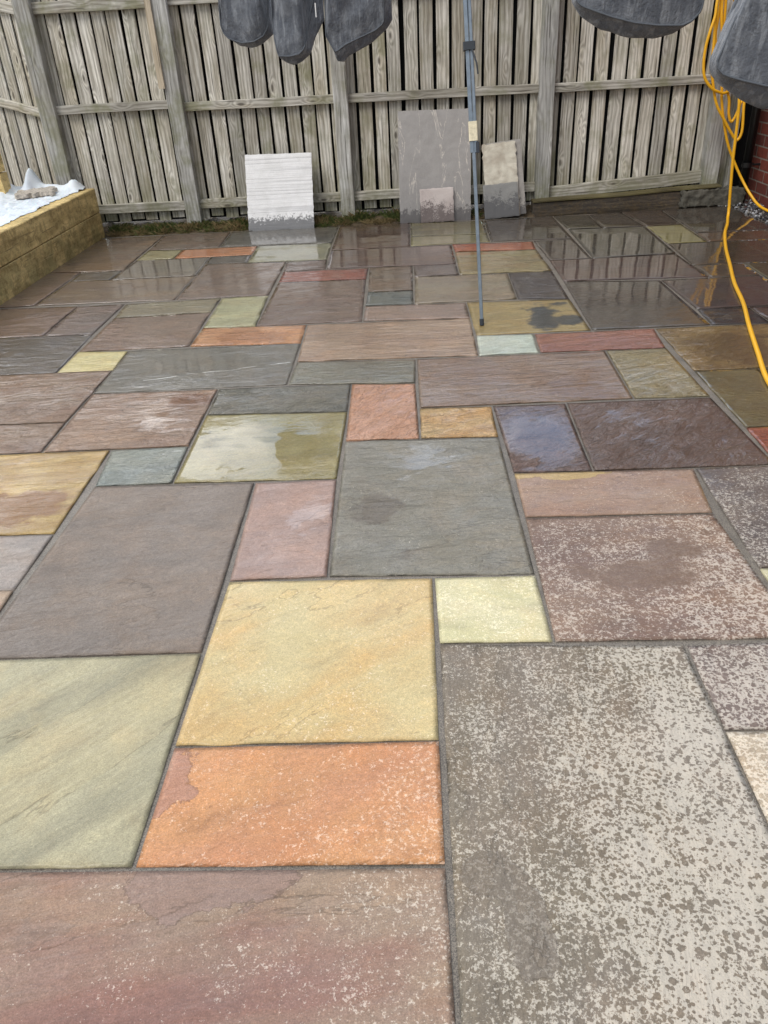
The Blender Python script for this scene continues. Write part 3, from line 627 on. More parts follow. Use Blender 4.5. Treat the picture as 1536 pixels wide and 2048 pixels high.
# ------------------------------------------------------------------ fences
def wcol(rnd, g=.5): return (rnd.random(), rnd.random(), min(1, g * rnd.uniform(.3, 1.7)), 1)
rw = random.Random(21)
fence = empty('timber_fence', P(-.7, 18.8, 0)); tag(fence, 'grey weathered timber fence of upright boards with dark gaps, along the back of the patio', 'fence')
YR = 18.86; YB = 19.0
posts = [(-10.06, .44, 6.4, -.4), (-6.5, .42, 6.4, -.15), (-1.96, .39, 6.3, -.15), (3.6, .40, 6.3, .25), (8.28, .42, 6.3, .35)]
for k, (x, wd, h, zb) in enumerate(posts):
    mb = MB(); beam(mb, P(x, 18.68, zb), (0, 0, 1), (1, 0, 0), (0, 1, 0), (h - zb) * M, wd * M, .36 * M, 16, .004, .006, 31 + k, wc=wcol(rw, .8))
    po = mb.build('post', POSTW, fence)
    if k == 1:
        mb = MB(); beam(mb, P(-6.62, 18.60, 3.62), (0, 0, 1), (1, 0, 0), (0, 1, 0), 2.7 * M, .16 * M, .08 * M, 4, .001, 0, 77, wc=(.7, .2, 0, 1))
        mb.build('batten', NEWW, fence)
bays = [(-9.62, -6.5), (-6.08, -1.96), (-1.57, 3.6), (4.0, 8.28)]
rails = [(5.47, 5.74), (2.98 + .07, 3.27), (.50, .75)]
for b, (xa, xb) in enumerate(bays):
    for r, (za, zb) in enumerate(rails):
        if b == 3 and r == 2: za -= .06; zb += .02
        dz = rw.uniform(-.02, .02); off = [0.05, 0, -.02, -.05][b] if r == 1 else 0
        if b == 3 and r == 2: off = -.15
        mb = MB(); beam(mb, P(xa - .02, YR, za + dz + off), (1, 0, .055 if (b, r) == (3, 2) else rw.uniform(-.003, .003)), (0, 0, 1), (0, 1, 0), (xb - xa + .04) * M, (zb - za) * M, .135 * M, 10, .003, .004, 50 + b * 3 + r, wc=wcol(rw, 1.1 if r < 2 else .6))
        mb.build('rail', WOOD, fence)
    # boards
    mb = MB(); mk = MB(); x = xa - .15; seed = 100 + b * 40
    gap = [.055, .072, .082, .082][b]
    while x < xb + .1:
        wd = rw.uniform(.325, .36); seed += 1
        zb = .24 + rw.uniform(-.04, .04) + (.12 if b == 3 else 0)
        beam(mb, P(x, YB + rw.uniform(0, .03), zb), (rw.uniform(-.004, .004), 0, 1), (1, 0, 0), (0, 1, 0), (6.0 - zb) * M, wd * M, .05 * M, 14, .0015, .004, seed, wc=wcol(rw, .55))
        x += wd + gap * rw.uniform(.8, 1.2)
    mb.build('board_panel', WOOD, fence)
    z0 = .2; vs = [P(xa - .3, 19.16, z0), P(xb + .3, 19.16, z0), P(xb + .3, 19.16, 5.95), P(xa - .3, 19.16, 5.95)]
    vs += [v + Vector((0, .006, 0)) for v in vs]; mk.add(vs, BOXF); mk.build('backing_membrane', BLACK, fence)
# side fence turning away behind the planter on the left
sf = empty('timber_fence', P(-12, 19.8, 0)); tag(sf, 'short grey timber fence turning away behind the planter, at the left edge', 'fence')
DS = Vector((-.9, .436, 0)).normalized(); DN = Vector((DS.y, -DS.x, 0))     # DN points away from the patio
if DN.y < 0: DN = -DN
O_ = P(-10.1, 18.93, 0)
for (za, zb) in rails:
    mb = MB(); beam(mb, O_ + Vector((0, 0, za * M)) + DN * .0, (DS.x, DS.y, .2), (0, 0, 1), DN, 6.3 * M, (zb - za) * M, .13 * M, 14, .003, .004, 300 + int(za * 10), wc=wcol(rw, 1.2)); mb.build('rail', WOOD, sf)
mb = MB(); q = .02; seed = 400
while q < 6.2:
    wd = rw.uniform(.33, .37); seed += 1
    beam(mb, O_ + DS * (q * M) + DN * (.14 * M) + Vector((0, 0, (.5 + q * .2) * M)), (0, 0, 1), DS, DN, 6.4 * M, wd * M, .05 * M, 14, .0015, .004, seed, wc=wcol(rw, .5)); q += wd + .075
mb.build('board_panel', WOOD, sf)
mb = MB(); beam(mb, O_ + DS * (6.2 * M) - DN * (.2 * M) + Vector((0, 0, -.1)), (0, 0, 1), DS, DN, 7.6 * M, .4 * M, .36 * M, 16, .004, .004, 471, wc=wcol(rw, .8)); mb.build('post', POSTW, sf)
mb = MB(); q0 = O_ + DN * (.26 * M) + Vector((0, 0, .1)); q1 = q0 + DS * (6.2 * M)
vs = [q0, q1, q1 + DN * .005, q0 + DN * .005]; vs += [v + Vector((0, 0, 6.3 * M)) for v in vs]; mb.add(vs, BOXF); mb.build('backing_membrane', BLACK, sf)

# ------------------------------------------------------------------ raised planter of sleepers
bed = empty('raised_planter', P(-9, 14, 0)); tag(bed, 'two course ochre timber sleeper planter at the left edge', 'planter')
for k, (z0, z1) in enumerate([(-.03, .655), (.665, 1.30)]):
    mb = MB(); beam(mb, P(-9.22, 8.2, z0), (0, 1, 0), (0, 0, 1), (1, 0, 0), (18.15 - 8.2) * M, (z1 - z0) * M, .42 * M, 40, .006, .003, 500 + k, wc=(.5 + .2 * k, .5, .3, 1))
    mb.build('sleeper', SLEEP, bed)
st_ = empty('sleeper_stack', P(-11.7, 17.3, 0)); tag(st_, 'ochre timber sleepers stacked behind the planter, cut by the left edge', 'sleeper stack')
for k in range(3):
    mb = MB(); beam(mb, P(-10.9 + .03 * (k % 2), 17.15, .6 + k * .66), (-1, 0, 0), (0, 0, 1), (0, 1, 0), 1.6, .64 * M, .42 * M, 12, .006, .003, 520 + k, wc=(.6, .5, .1, 1)); mb.build('sleeper', SLEEP, st_)
# membrane: crumpled white sheet with a rising corner
t = NT('white_weed_membrane'); o_ = t.obj(); n = t.noise(o_, 300, 3, .6); n2 = t.noise(o_, 8, 4, .6)
MEMB = t.out(Base_Color=t.mix(t.ss(n2, .35, .7), lin((222, 226, 232)), lin((238, 240, 242))), Roughness=.7, Normal=t.bump(n, .001, .6), Subsurface_Weight=.15)
def memz(x, y):
    z = 1.27 + .05 * noise.noise(Vector((x * 2.3, y * 2.3, 1))) + .09 * abs(noise.noise(Vector((x * 3.1, y * 2.6, 3)))) + .05 * abs(noise.noise(Vector((x * 8, y * 8, 6))))
    def bumpf(cx, cy, rx, ry, h): return h * math.exp(-((x - cx) / rx) ** 2 - ((y - cy) / ry) ** 2)
    z += bumpf(-10.45, 18.0, .16, .45, .55) + bumpf(-10.0, 18.05, .5, .2, .18) + bumpf(-9.25, 17.9, .22, .3, .28) + bumpf(-11.3, 17.6, .5, .6, .4)
    return z
mb = MB(); nx, ny = 110, 150; vs = []; fs = []
for j in range(ny + 1):
    for i in range(nx + 1):
        y = 8.2 + (18.3 - 8.2) * j / ny; xr = -9.13 + .12 * noise.noise(Vector((y * 1.4, 3, 1))) + .09 * noise.noise(Vector((y * 4, 1, 1))) + (.14 * math.exp(-((y - 17.9) / .5) ** 2)); s = i / nx
        x = -12.4 + (xr + 12.4) * s; z = memz(x, y)
        z = max(z, 1.315) if x > -9.3 else z
        vs.append(P(x, y, z + .012 * noise.noise(Vector((x * 20, y * 20, 0)))))
for j in range(ny):
    for i in range(nx): a = j * (nx + 1) + i; fs.append((a, a + 1, a + nx + 2, a + nx + 1))
n0 = len(vs); vs += [v - Vector((0, 0, .0015)) for v in vs]; fs += [tuple(reversed([i + n0 for i in f])) for f in fs[:]]
mb.add(vs, fs); tag(mb.build('weed_membrane', MEMB, smooth=True), 'crumpled white weed membrane lining the timber planter', 'membrane')
# stone offcut lying on the membrane
STONE = mat_simple('rough_broken_stone', (180, 172, 160), .8, 0, 60, .4, .006)
def slab_block(mb, o, ux, uy, uz, a, b, c, seed, nx=24, ny=24, rag=.006, rough=.002):
    """riven stone block: a x b face (ux, uy), thickness c along uz"""
    ux, uy, uz = Vector(ux).normalized(), Vector(uy).normalized(), Vector(uz).normalized(); o = Vector(o); vs = []; fs = []
    for L in (0, 1):
        for j in range(ny + 1):
            for i in range(nx + 1):
                s, t = i / nx, j / ny; x = a * s; y = b * t
                x += noise.noise(Vector((y * 30, seed, 0))) * rag * (s in (0, 1)); y += noise.noise(Vector((x * 30, seed, 7))) * rag * (t in (0, 1))
                z = c * L + (noise.noise(Vector((x * 18, y * 18, seed + L * 9))) * rough)
                if s in (0, 1) or t in (0, 1): z += (.0015 if L == 0 else -.0015)
                vs.append(o + ux * x + uy * y + uz * z)
    n1 = (nx + 1) * (ny + 1)
    for j in range(ny):
        for i in range(nx):
            q = j * (nx + 1) + i; fs.append((q, q + nx + 1, q + nx + 2, q + 1)); fs.append((n1 + q, n1 + q + 1, n1 + q + nx + 2, n1 + q + nx + 1))
    rim = [i for i in range(nx)] + [j * (nx + 1) + nx for j in range(ny)] + [ny * (nx + 1) + i for i in range(nx, 0, -1)] + [j * (nx + 1) for j in range(ny, 0, -1)]
    m = len(rim)
    for k in range(m): fs.append((rim[k], rim[(k + 1) % m], n1 + rim[(k + 1) % m], n1 + rim[k]))
    mb.add(vs, fs)
def standalone(name, mat, fn, origin):
    mb = MB(); fn(mb); o = mb.build(name, mat, smooth=False)
    # origin at the foot so object coordinates start there
    me = o.data
    for v in me.vertices: v.co -= Vector(origin)
    o.location = origin; return o
og = P(-10.45, 16.75, 1.3)
o = standalone('stone_offcut', STONE, lambda mb: slab_block(mb, og, (.96, .28, .03), (-.25, .95, .03), (0, 0, 1), .95 * M, .8 * M, .11 * M, 5, rag=.045, rough=.006), og)
tag(o, 'rough broken stone offcut lying on the white membrane', 'stone')

# ------------------------------------------------------------------ slabs leaning on the fence
def lean(name, mat, xb0, xb1, yb, yt, h, th, seed, dx=0, zb=0.0, rag=.006, rough=.002):
    og = P(xb0, yb, zb); up_ = Vector((dx * M, (yt - yb) * M, h * M)); L = up_.length
    ux = Vector((1, 0, 0)) - up_.normalized() * up_.normalized().x
    nrm_ = ux.cross(up_).normalized()     # points away from the viewer? fix below
    if nrm_.y < 0: nrm_ = -nrm_
    return standalone(name, mat, lambda mb: slab_block(mb, og, ux, up_, nrm_, (xb1 - xb0) * M, L, th, seed, rag=rag, rough=rough), og)
m_ = mat_leaning('dry_white_ribbed_stone', lin((222, 222, 222)), lin((232, 232, 233)), lin((98, 100, 103)), .085, ribs=True, sc=1.25, edge=.035)
tag(lean('leaning_slab', m_, -4.58, -2.71, 17.93, 18.62, 1.9, .022, 61, .03), 'white ribbed stone slab, soaked grey along its foot, leaning alone on the fence', 'stone slab', 'slabs leaning on the fence')
m_ = mat_leaning('dry_grey_veined_stone', lin((152, 149, 147)), lin((158, 155, 153)), lin((98, 95, 95)), .09, vein=lin((216, 208, 198)), sc=1.6, edge=.03)
tag(lean('leaning_slab', m_, -.27, 1.72, 17.98, 18.64, 2.78, .022, 62, .04), 'tallest leaning slab, plain grey with pale veins, behind the metal prop', 'stone slab', 'slabs leaning on the fence')
m_ = mat_leaning('dry_pink_stone', lin((208, 198, 194)), lin((190, 178, 174)), lin((104, 92, 90)), .12, sc=.6, edge=.07)
tag(lean('leaning_slab', m_, .32, 1.25, 17.86, 18.04, .86, .02, 63, -.02), 'small pinkish slab with damp lower half, leaning on the tallest grey slab', 'stone slab', 'slabs leaning on the fence')
m_ = mat_leaning('dry_cool_grey_stone', lin((150, 146, 142)), lin((160, 156, 150)), lin((92, 90, 90)), .1)
tag(lean('leaning_slab', m_, 2.36, 3.3, 18.10, 18.66, 1.86, .022, 64, -.17), 'grey narrow slab at the back of the leaning stack, right of the prop', 'stone slab', 'slabs leaning on the fence')
m_ = mat_leaning('dry_cream_stone', lin((204, 199, 184)), lin((172, 163, 148)), lin((120, 112, 100)), .05)
tag(lean('leaning_slab', m_, 2.20, 3.12, 18.02, 18.54, 1.84, .022, 65, -.15, rag=.012, rough=.006), 'cream riven slab in the middle of the leaning stack, right of the prop', 'stone slab', 'slabs leaning on the fence')
m_ = mat_leaning('damp_grey_stone', lin((138, 138, 136)), lin((130, 130, 130)), lin((90, 90, 92)), .15, sc=.8, edge=.06)
tag(lean('leaning_slab', m_, 2.12, 3.08, 17.92, 18.13, .86, .022, 66, -.06), 'small grey half damp slab in front of the cream leaning slab', 'stone slab', 'slabs leaning on the fence')

# ------------------------------------------------------------------ edging sleeper and concrete footing on the right
edg = empty('edging_sleeper', P(6, 18.4, 0)); tag(edg, 'dark mossy timber sleeper edging below the right half of the fence', 'sleeper')
mb = MB(); beam(mb, P(3.5, 18.32, -.2), (1, 0, .03), (0, 0, 1), (0, 1, 0), 5.2 * M, .5 * M, .38 * M, 30, .006, .006, 601, wc=(.3, .5, .5, 1)); mb.build('sleeper_body', DAMPW, edg)
mb = MB(); beam(mb, P(3.5, 18.28, .31), (1, 0, .03), (0, 0, 1), (0, 1, 0), 5.2 * M, .05 * M, .44 * M, 30, .003, .01, 602, wc=(.9, .5, 1, 1))
mb.build('mossy_capping', mat_wood('mossy_capping_timber', lin((104, 98, 66)), lin((70, 64, 46)), green=0, knots=.3), edg)
CONC = mat_simple('rough_wet_concrete', (84, 82, 74), .8, 0, 22, .5, .012)
og = P(7.6, 18.42, .02)
o = standalone('concrete_footing', CONC, lambda mb: slab_block(mb, og, (1, 0, 0), (0, 0, 1), (0, 1, 0), 1.75 * M, .42 * M, .4 * M, 9, rag=.03, rough=.012), og)
o.location.y -= .06; tag(o, 'rough pitted concrete footing under the fence beside the brick wall', 'footing')

# ------------------------------------------------------------------ brick house wall, downpipe, gravel
t = NT('red_brickwork'); o_ = t.obj(); x, y, z = t.sep(o_)
cb = t.N.new('ShaderNodeCombineXYZ'); t.put(cb.inputs[0], y); t.put(cb.inputs[1], z)
br = t.N.new('ShaderNodeTexBrick'); t.put(br.inputs['Vector'], cb.outputs[0]); br.inputs['Scale'].default_value = 1
br.inputs['Brick Width'].default_value = .225; br.inputs['Row Height'].default_value = .088; br.inputs['Mortar Size'].default_value = .006; br.inputs['Mortar Smooth'].default_value = .2
br.inputs['Color1'].default_value = (*lin((122, 58, 44)), 1); br.inputs['Color2'].default_value = (*lin((92, 48, 42)), 1); br.inputs['Mortar'].default_value = (*lin((136, 126, 116)), 1)
n = t.noise(o_, 40, 5, .7)
BRICK = t.out(Base_Color=t.mix(1, br.outputs['Color'], t.mr(n, .3, .7, .7, 1.3), 'MULTIPLY'), Roughness=.85, Normal=t.bump(t.math('ADD', t.math('MULTIPLY', br.outputs['Fac'], -1), t.math('MULTIPLY', n, .3)), .006, 1))
wall = empty('house_wall', P(10.4, 13, 0)); tag(wall, 'red brick house wall at the right edge', 'wall')
mb = MB(); vs = [P(9.72, 6, -.3), P(10.6, 6, -.3), P(10.6, 19.6, -.3), P(9.72, 19.6, -.3)]; vs += [v + Vector((0, 0, 12 * M)) for v in vs]; mb.add(vs, BOXF); mb.build('brickwork', BRICK, wall)
PIPE = mat_simple('black_plastic_pipe', (16, 17, 19), .35)
dp = empty('downpipe', P(9.4, 18.4, 0)); tag(dp, 'black plastic downpipe in the corner beside the brick wall', 'pipe')
mb = MB(); tube(mb, [P(9.36, 18.45, -.15), P(9.36, 18.45, 11)], .036, 20); mb.build('pipe', PIPE, dp, True)
for zc in (.95, 4.6):
    mb = MB(); tube(mb, [P(9.36, 18.45, zc), P(9.36, 18.45, zc + .12)], .043, 20); tube(mb, [P(9.36, 18.45, zc + .06), P(9.72, 18.45, zc + .06)], .009, 8); mb.build('pipe_bracket', PIPE, dp)
mb = MB(); beam(mb, P(9.0, 18.9, .3), (0, 0, 1), (1, 0, 0), (0, 1, 0), 5.8 * M, .16 * M, .3 * M, 8, .003, .002, 702, wc=(.5, .5, .6, 1))
mb.build('end_batten', POSTW, fence)
mb = MB(); beam(mb, P(8.72, 19.06, .2), (0, 0, 1), (1, 0, 0), (0, 1, 0), 5.8 * M, .3 * M, .05 * M, 8, .002, .002, 703, wc=(.2, .5, .9, 1)); mb.build('end_board', WOOD, fence)
mb = MB(); vs = [P(9.1, 19.2, 0), P(9.8, 19.2, 0), P(9.8, 19.25, 0), P(9.1, 19.25, 0)]; vs += [v + Vector((0, 0, 6 * M)) for v in vs]; mb.add(vs, BOXF); mb.build('backing_membrane', BLACK, fence)
t = NT('grey_gravel'); g = t.attr('wc'); GV = t.out(Base_Color=g.outputs['Color'], Roughness=.45, Normal=t.bump(t.noise(t.obj(), 200, 3, .6), .002, 1))
mb = MB(); rv = random.Random(5)
bm = bmesh.new(); bmesh.ops.create_icosphere(bm, subdivisions=1, radius=1); iv = [v.co.copy() for v in bm.verts]; ifs = [tuple(v.index for v in f.verts) for f in bm.faces]; bm.free()
for k in range(1500):
    x = rv.uniform(9.02, 9.72); y = rv.uniform(10, 18.35); r = rv.uniform(.006, .016); c0 = P(x, y, -.12 + rv.uniform(0, .16) + .18 * max(0, (y - 17.3)) * (x - 9)) 
    q = Matrix.Rotation(rv.uniform(0, 6), 3, Vector((rv.random(), rv.random(), rv.random() + .1)).normalized()); sc_ = Vector((rv.uniform(.7, 1.4), rv.uniform(.6, 1.1), rv.uniform(.5, .9)))
    g_ = rv.choice([(70, 72, 76), (96, 98, 102), (60, 60, 62), (170, 172, 176), (120, 116, 110)])
    mb.add([c0 + q @ Vector((v.x * sc_.x, v.y * sc_.y, v.z * sc_.z)) * r * rv.uniform(.85, 1.1) for v in iv], ifs, wc=(*lin(g_), 1))
tag(mb.build('gravel', GV), kind='stuff')

# ------------------------------------------------------------------ washing line, prop and hanging covers
ZL = 6.45
linep = [P(-6, 16.2, 6.7), P(-3.3, 14.1, ZL), P(-2.2, 13.8, ZL - .03), P(-1, 13.2, ZL), P(.86, 9.75, ZL + .12), P(2.2, 8.9, ZL), P(3.4, 8.65, ZL - .05), P(4.4, 6.4, ZL - .05), P(5.4, 5.9, ZL), P(9.7, 3.5, 7.2)]
ROPE = mat_simple('white_line_rope', (210, 210, 205), .7)
mb = MB(); tube(mb, linep, .0025, 6); tag(mb.build('washing_line', ROPE), 'thin white washing line strung above the patio from the back left to the house', 'washing line')
GALV = mat_simple('galvanised_grey_metal', (132, 144, 156), .42, .55, 30, .15, .0002)
DPL = mat_simple('dark_grey_plastic', (48, 54, 62), .5)
prop = empty('line_prop', P(1.16, 8.5, 0)); tag(prop, 'grey telescopic metal line prop standing on the ochre slab', 'line prop')
F0 = P(1.16, 8.50, .02); F1 = P(.86, 9.75, 6.52); ax = (F1 - F0).normalized(); Ln = (F1 - F0).length
def onp(z, dx=0, dy=0):
    k = (z * M - F0.z) / (F1.z - F0.z); return F0 + (F1 - F0) * k + Vector((dx, dy, 0))
sx = Vector((1, 0, 0)); sy = ax.cross(sx).normalized(); sx = sy.cross(ax).normalized()
mb = MB(); beam(mb, onp(.05) - sx * .009 - sy * .009, ax, sx, sy, 3.35 * M, .018, .018, 1, .003, wc=(0, 0, 0, 1)); mb.build('lower_pole', GALV, prop)
mb = MB(); beam(mb, onp(2.75) - sx * .018 - sy * .011, ax, sx, sy, Ln - 2.75 * M, .019, .022, 1, .003, wc=(0, 0, 0, 1)); beam(mb, onp(2.75) + sx * .003 - sy * .013, ax, sx, sy, Ln - 2.75 * M, .016, .02, 1, .003, wc=(0, 0, 0, 1)); mb.build('upper_pole', GALV, prop)
mb = MB(); beam(mb, onp(4.2) - sx * .028 - sy * .022, ax, sx, sy, .035, .056, .04, 1, .003, wc=(0, 0, 0, 1)); tube(mb, [onp(4.2) + sx * .012 - sy * .02, onp(4.0) + sx * .03 - sy * .03, onp(3.85) + sx * .034 - sy * .03], .004, 6); mb.build('clamp', DPL, prop)
mb = MB(); beam(mb, onp(2.92) - sx * .021 + sy * -.017, ax, sx, sy, .088, .043, .035, 1, .004, wc=(0, 0, 0, 1)); mb.build('tape', mat_simple('cream_paper_tape', (226, 216, 188), .7, 0, 60, .2, .002), prop)
mb = MB(); beam(mb, onp(2.74) + sx * .008 - sy * .014, ax, sx, sy, .05, .02, .03, 1, .003, wc=(0, 0, 0, 1)); mb.build('catch', DPL, prop)
mb = MB(); tube(mb, [F0 - Vector((0, 0, .004)), onp(.12)], .0125, 10); mb.build('foot', DPL, prop)
def resample(pts, n):
    d = [0]
    for a, b in zip(pts, pts[1:]): d.append(d[-1] + math.hypot(b[0] - a[0], b[1] - a[1]))
    out = []
    for k in range(n + 1):
        s = d[-1] * k / n; i = 0
        while i < len(d) - 2 and d[i + 1] < s: i += 1
        t = (s - d[i]) / max(1e-9, d[i + 1] - d[i]); out.append((pts[i][0] + (pts[i + 1][0] - pts[i][0]) * t, pts[i][1] + (pts[i + 1][1] - pts[i][1]) * t))
    return out
def cover(name, label, Y, pipe, bot, th, seed, ztop=ZL, rot=0, folds=5, famp=.05, topw=.8):
    """hanging cushion cover; pipe = the seam outline of its front panel, bot = the outline of the limp boxing strip below (modules)"""
    N = 72; pl = resample(pipe, N); bl = resample(bot, N)
    cxm = (pipe[0][0] + pipe[-1][0]) / 2; wdt = abs(pipe[-1][0] - pipe[0][0]); cr = math.cos(rot); sr = math.sin(rot)
    def W(x, y, z):
        dx = x - cxm; return P(cxm + dx * cr - y * sr, Y + dx * sr + y * cr, z)
    def fold(s, r):   # r 0 top .. 1 seam
        v = math.sin(s * math.pi * folds + seed + 1.2 * noise.noise(Vector((s * 3, r * 1.5, seed)))) * famp * 1.5 * (1 - .45 * r)
        v += 1.1 * famp * noise.noise(Vector((s * 8, r * 3.5, seed))) + .5 * famp * abs(noise.noise(Vector((s * 17, r * 5, seed + 4))))
        return v - .16 * math.sin(math.pi * s) * math.sin(math.pi * min(1, .25 + .75 * r)) 
    root = empty(name, P(cxm, Y, ztop)); tag(root, label, 'cushion cover', 'cushion covers on the washing line')
    R = 26; vs = []; fs = []
    for r in range(R + 1):
        k = r / R
        for i in range(N + 1):
            s = i / N; tx = cxm + (s - .5) * wdt * topw; x = tx + (pl[i][0] - tx) * k; z = ztop - .05 + (pl[i][1] - ztop + .05) * k
            vs.append(W(x, fold(s, k) * (1 if k < .999 else 1), z))
    for r in range(R):
        for i in range(N): a = r * (N + 1) + i; fs.append((a, a + N + 1, a + N + 2, a + 1))
    front_rim = [vs[R * (N + 1) + i] for i in range(N + 1)]
    # back panel
    b0 = len(vs)
    for r in range(R + 1):
        k = r / R
        for i in range(N + 1):
            s = i / N; tx = cxm + (s - .5) * wdt * topw; x = tx + (bl[i][0] - tx) * k; z = ztop - .05 + (bl[i][1] - ztop + .05) * k
            vs.append(W(x, th * (.15 + .85 * min(1, k * 1.6)) + .5 * fold(s, k), z))
    for r in range(R):
        for i in range(N): a = b0 + r * (N + 1) + i; fs.append((a, a + 1, a + N + 2, a + N + 1))
    mb = MB(); mb.add(vs, fs); mb.build('panel', FAB, root, True)
    back_rim = [vs[b0 + R * (N + 1) + i] for i in range(N + 1)]
    mb = MB(); G = 9; vs = []; fs = []
    for g_ in range(G + 1):
        k = g_ / G
        for i in range(N + 1):
            q = front_rim[i].lerp(back_rim[i], k); bl_ = math.sin(math.pi * k)
            # the strip drops to its own outline early, then runs back
            zt = front_rim[i].z + (back_rim[i].z - front_rim[i].z) * min(1, k * 1.8); xt = front_rim[i].x + (back_rim[i].x - front_rim[i].x) * min(1, k * 1.8)
            wr = .012 * noise.noise(Vector((i * .35, k * 3, seed))) * bl_
            vs.append(Vector((xt + wr * .5, q.y + wr, zt - .006 * bl_ + wr * .4)))
    for g_ in range(G):
        for i in range(N): a = g_ * (N + 1) + i; fs.append((a, a + N + 1, a + N + 2, a + 1))
    mb.add(vs, fs); mb.build('boxing_strip', FAB, root, True)
    mb = MB(); tube(mb, [v + Vector((0, -.002, 0)) for v in front_rim], .0042, 8); mb.build('piping', PIPING, root, True)
    return root
PIPING = mat_simple('charcoal_piping', (92, 98, 106), .85, 0, 300, .2, .0005)
def ext(pl, zt=6.2, bulge=0):
    a, b = pl[0], pl[-1]; return [(a[0], zt), *pl, (b[0], zt)]
cover('cushion_cover', 'charcoal cushion cover hanging furthest left, narrow with a rounded bottom', 13.9,
      ext([(-3.78, 5.29), (-3.82, 4.87), (-3.79, 4.72), (-3.69, 4.61), (-3.44, 4.52), (-3.16, 4.53), (-2.95, 4.62), (-2.83, 4.78), (-2.78, 5.24)]),
      ext([(-3.76, 5.29), (-3.80, 4.85), (-3.77, 4.70), (-3.61, 4.57), (-3.5, 4.49), (-3.28, 4.44), (-3.12, 4.45), (-2.99, 4.51), (-2.76, 4.66), (-2.74, 5.24)]), .3, 1.3, folds=5, famp=.08)
c2 = cover('cushion_cover', 'charcoal cushion cover with a narrow curled tip, second from the left', 13.6,
      ext([(-2.68, 5.22), (-2.70, 4.91), (-2.68, 4.54), (-2.63, 4.25), (-2.41, 4.23), (-2.2, 4.26), (-2.08, 4.36), (-2.0, 4.67), (-1.94, 4.88), (-1.84, 5.18)]),
      ext([(-2.66, 5.22), (-2.69, 4.91), (-2.66, 4.5), (-2.62, 4.21), (-2.47, 4.12), (-2.32, 4.09), (-2.17, 4.14), (-1.98, 4.27), (-1.88, 4.52), (-1.66, 4.86), (-1.66, 5.17)]), .3, 4.1, folds=4, famp=.10)
mb = MB(); beam(mb, P(-1.79, 13.42, 4.88), (0, 0, 1), (1, 0, 0), (0, 1, 0), .24 * M, .022 * M, .008 * M, 1, .0005, wc=(0, 0, 0, 1)); mb.build('care_tag', mat_simple('white_tag', (236, 236, 236), .6), c2)
cover('cushion_cover', 'charcoal cushion cover with a slanting bottom edge, third from the left', 13.2,
      ext([(-1.56, 5.15), (-1.59, 4.54), (-1.43, 4.26), (-1.22, 4.38), (-0.92, 4.49), (-0.6, 4.6), (-0.43, 4.71), (-0.40, 5.09)]),
      ext([(-1.54, 5.15), (-1.57, 4.52), (-1.4, 4.12), (-1.27, 4.1), (-1.19, 4.19), (-0.69, 4.4), (-0.36, 4.64), (-0.26, 4.78), (-0.26, 5.08)]), .3, 2.2, folds=3, famp=.08)
cover('cushion_cover', 'wide charcoal cushion cover with a bowl shaped bottom, right of the metal prop', 8.6,
      ext([(2.44, 4.9), (2.46, 4.76), (2.56, 4.68), (2.99, 4.53), (3.33, 4.44), (3.68, 4.39), (4.04, 4.37), (4.18, 4.42), (4.3, 4.54), (4.32, 4.8)]),
      ext([(2.45, 4.9), (2.47, 4.74), (2.6, 4.57), (2.91, 4.39), (3.31, 4.27), (3.71, 4.24), (3.99, 4.29), (4.26, 4.43), (4.34, 4.6), (4.34, 4.8)]), .35, 6.2, folds=3, famp=.03, topw=.9)
cover('cushion_cover', 'largest and nearest charcoal cushion cover, cut by the right edge', 6.2,
      ext([(4.03, 4.59), (3.92, 4.39), (3.84, 4.12), (3.78, 3.96), (3.82, 3.87), (3.9, 3.81), (4.14, 3.74), (4.47, 3.66), (4.9, 3.6), (5.6, 3.62), (5.75, 3.9), (5.75, 4.6)]),
      ext([(4.05, 4.59), (3.94, 4.39), (3.86, 4.12), (3.80, 3.94), (3.87, 3.78), (4.02, 3.66), (4.28, 3.51), (4.53, 3.41), (4.9, 3.34), (5.5, 3.4), (5.74, 3.8), (5.75, 4.6)]), .35, 8.4, folds=3, famp=.02, topw=.8)

# ------------------------------------------------------------------ yellow hose
YEL = mat_simple('yellow_rubber_hose', (240, 180, 34), .38, 0, 220, .07, .0002)
mb = MB(); R0 = .0108
def hose(pts, r=R0): tube(mb, spline(pts, 10), r, 12)
top = P(7.85, 18.05, 5.6)
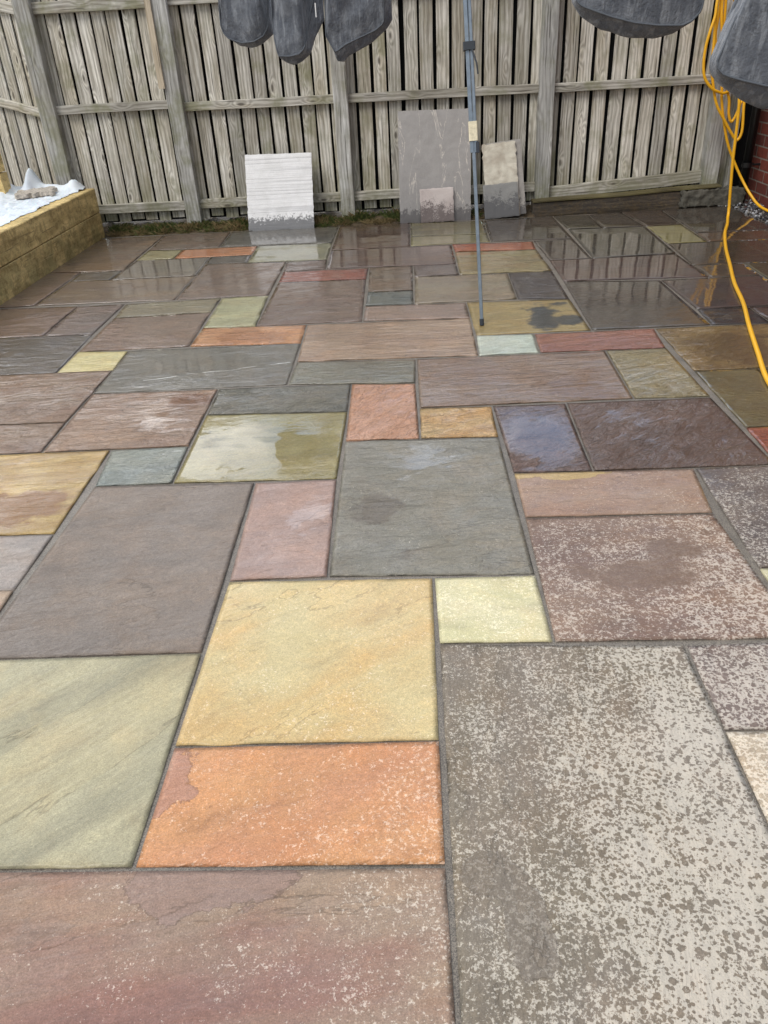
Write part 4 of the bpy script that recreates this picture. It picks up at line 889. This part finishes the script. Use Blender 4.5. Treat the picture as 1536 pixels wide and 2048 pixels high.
# hanging loops, all over one hook above
hose([top, P(7.71, 17.9, 4.87), P(7.69, 17.85, 4.54), P(7.60, 17.8, 4.21), P(7.55, 17.8, 3.86), P(7.56, 17.8, 3.51), P(7.64, 17.8, 3.21), P(7.85, 17.8, 2.97), P(8.07, 17.85, 2.87), P(8.25, 17.9, 2.84), P(8.45, 18.0, 2.95), P(8.6, 18.1, 3.3), P(8.4, 18.15, 4.4), P(7.95, 18.15, 5.4), top])
hose([top, P(7.75, 18.0, 4.87), P(7.75, 17.95, 4.43), P(7.78, 17.9, 3.85), P(7.80, 17.9, 3.5), P(7.88, 17.9, 3.14), P(8.07, 17.9, 2.60), P(8.33, 17.9, 2.22), P(8.60, 17.9, 1.86), P(8.76, 17.9, 1.71), P(8.85, 17.9, 1.92), P(8.81, 17.95, 2.48), P(8.79, 18, 2.9), P(8.6, 18.1, 4.0), P(8.0, 18.1, 5.3), top])
hose([top, P(7.86, 18.1, 4.87), P(7.86, 18.1, 4.54), P(7.86, 18.1, 4.08), P(7.99, 18.05, 3.67), P(8.15, 18.0, 3.13), P(8.23, 18.0, 2.66), P(8.37, 18.0, 2.17), P(8.55, 18.0, 1.67), P(8.77, 18.0, 1.25), P(9.05, 17.9, .76), P(9.25, 17.6, .38), P(9.42, 17.2, .12), P(9.55, 16.2, .05), P(9.5, 15, .04)])
hose([top, P(7.88, 18.05, 4.87), P(7.92, 18.0, 4.42), P(8.04, 18, 3.96), P(8.3, 18, 3.0), P(8.42, 18, 2.65), P(8.47, 18, 2.33), P(8.57, 18, 2.15), P(8.67, 18, 2.32), P(8.72, 18, 2.56), P(8.76, 18.05, 2.8), P(8.5, 18.15, 4.2), P(8.0, 18.15, 5.4), top])
hose([top, P(7.98, 18.1, 4.87), P(8.02, 18.1, 4.42), P(8.06, 18.1, 4.01), P(8.1, 17.8, 3.5), P(8.13, 17.0, 3.1), P(8.10, 16.55, 2.88), P(8.14, 16.5, 2.45), P(8.17, 16.5, 1.92), P(8.20, 16.5, 1.37), P(8.26, 16.5, .72), P(8.30, 16.48, .25), P(8.24, 16.3, .055), P(7.98, 15.6, .04), P(7.58, 14.64, .04), P(7.07, 13.15, .04), P(6.62, 11.64, .04), P(6.23, 10.33, .04), P(5.91, 9.03, .04), P(5.54, 7.79, .04), P(5.18, 6.5, .04), P(4.87, 5.32, .04), P(4.8, 4.3, .04), P(5.2, 3.2, .04), P(6.2, 2.6, .04)], .0112)
tag(mb.build('garden_hose', YEL, smooth=True), 'yellow hose looped on the fence and trailing down the right side of the patio', 'hose')
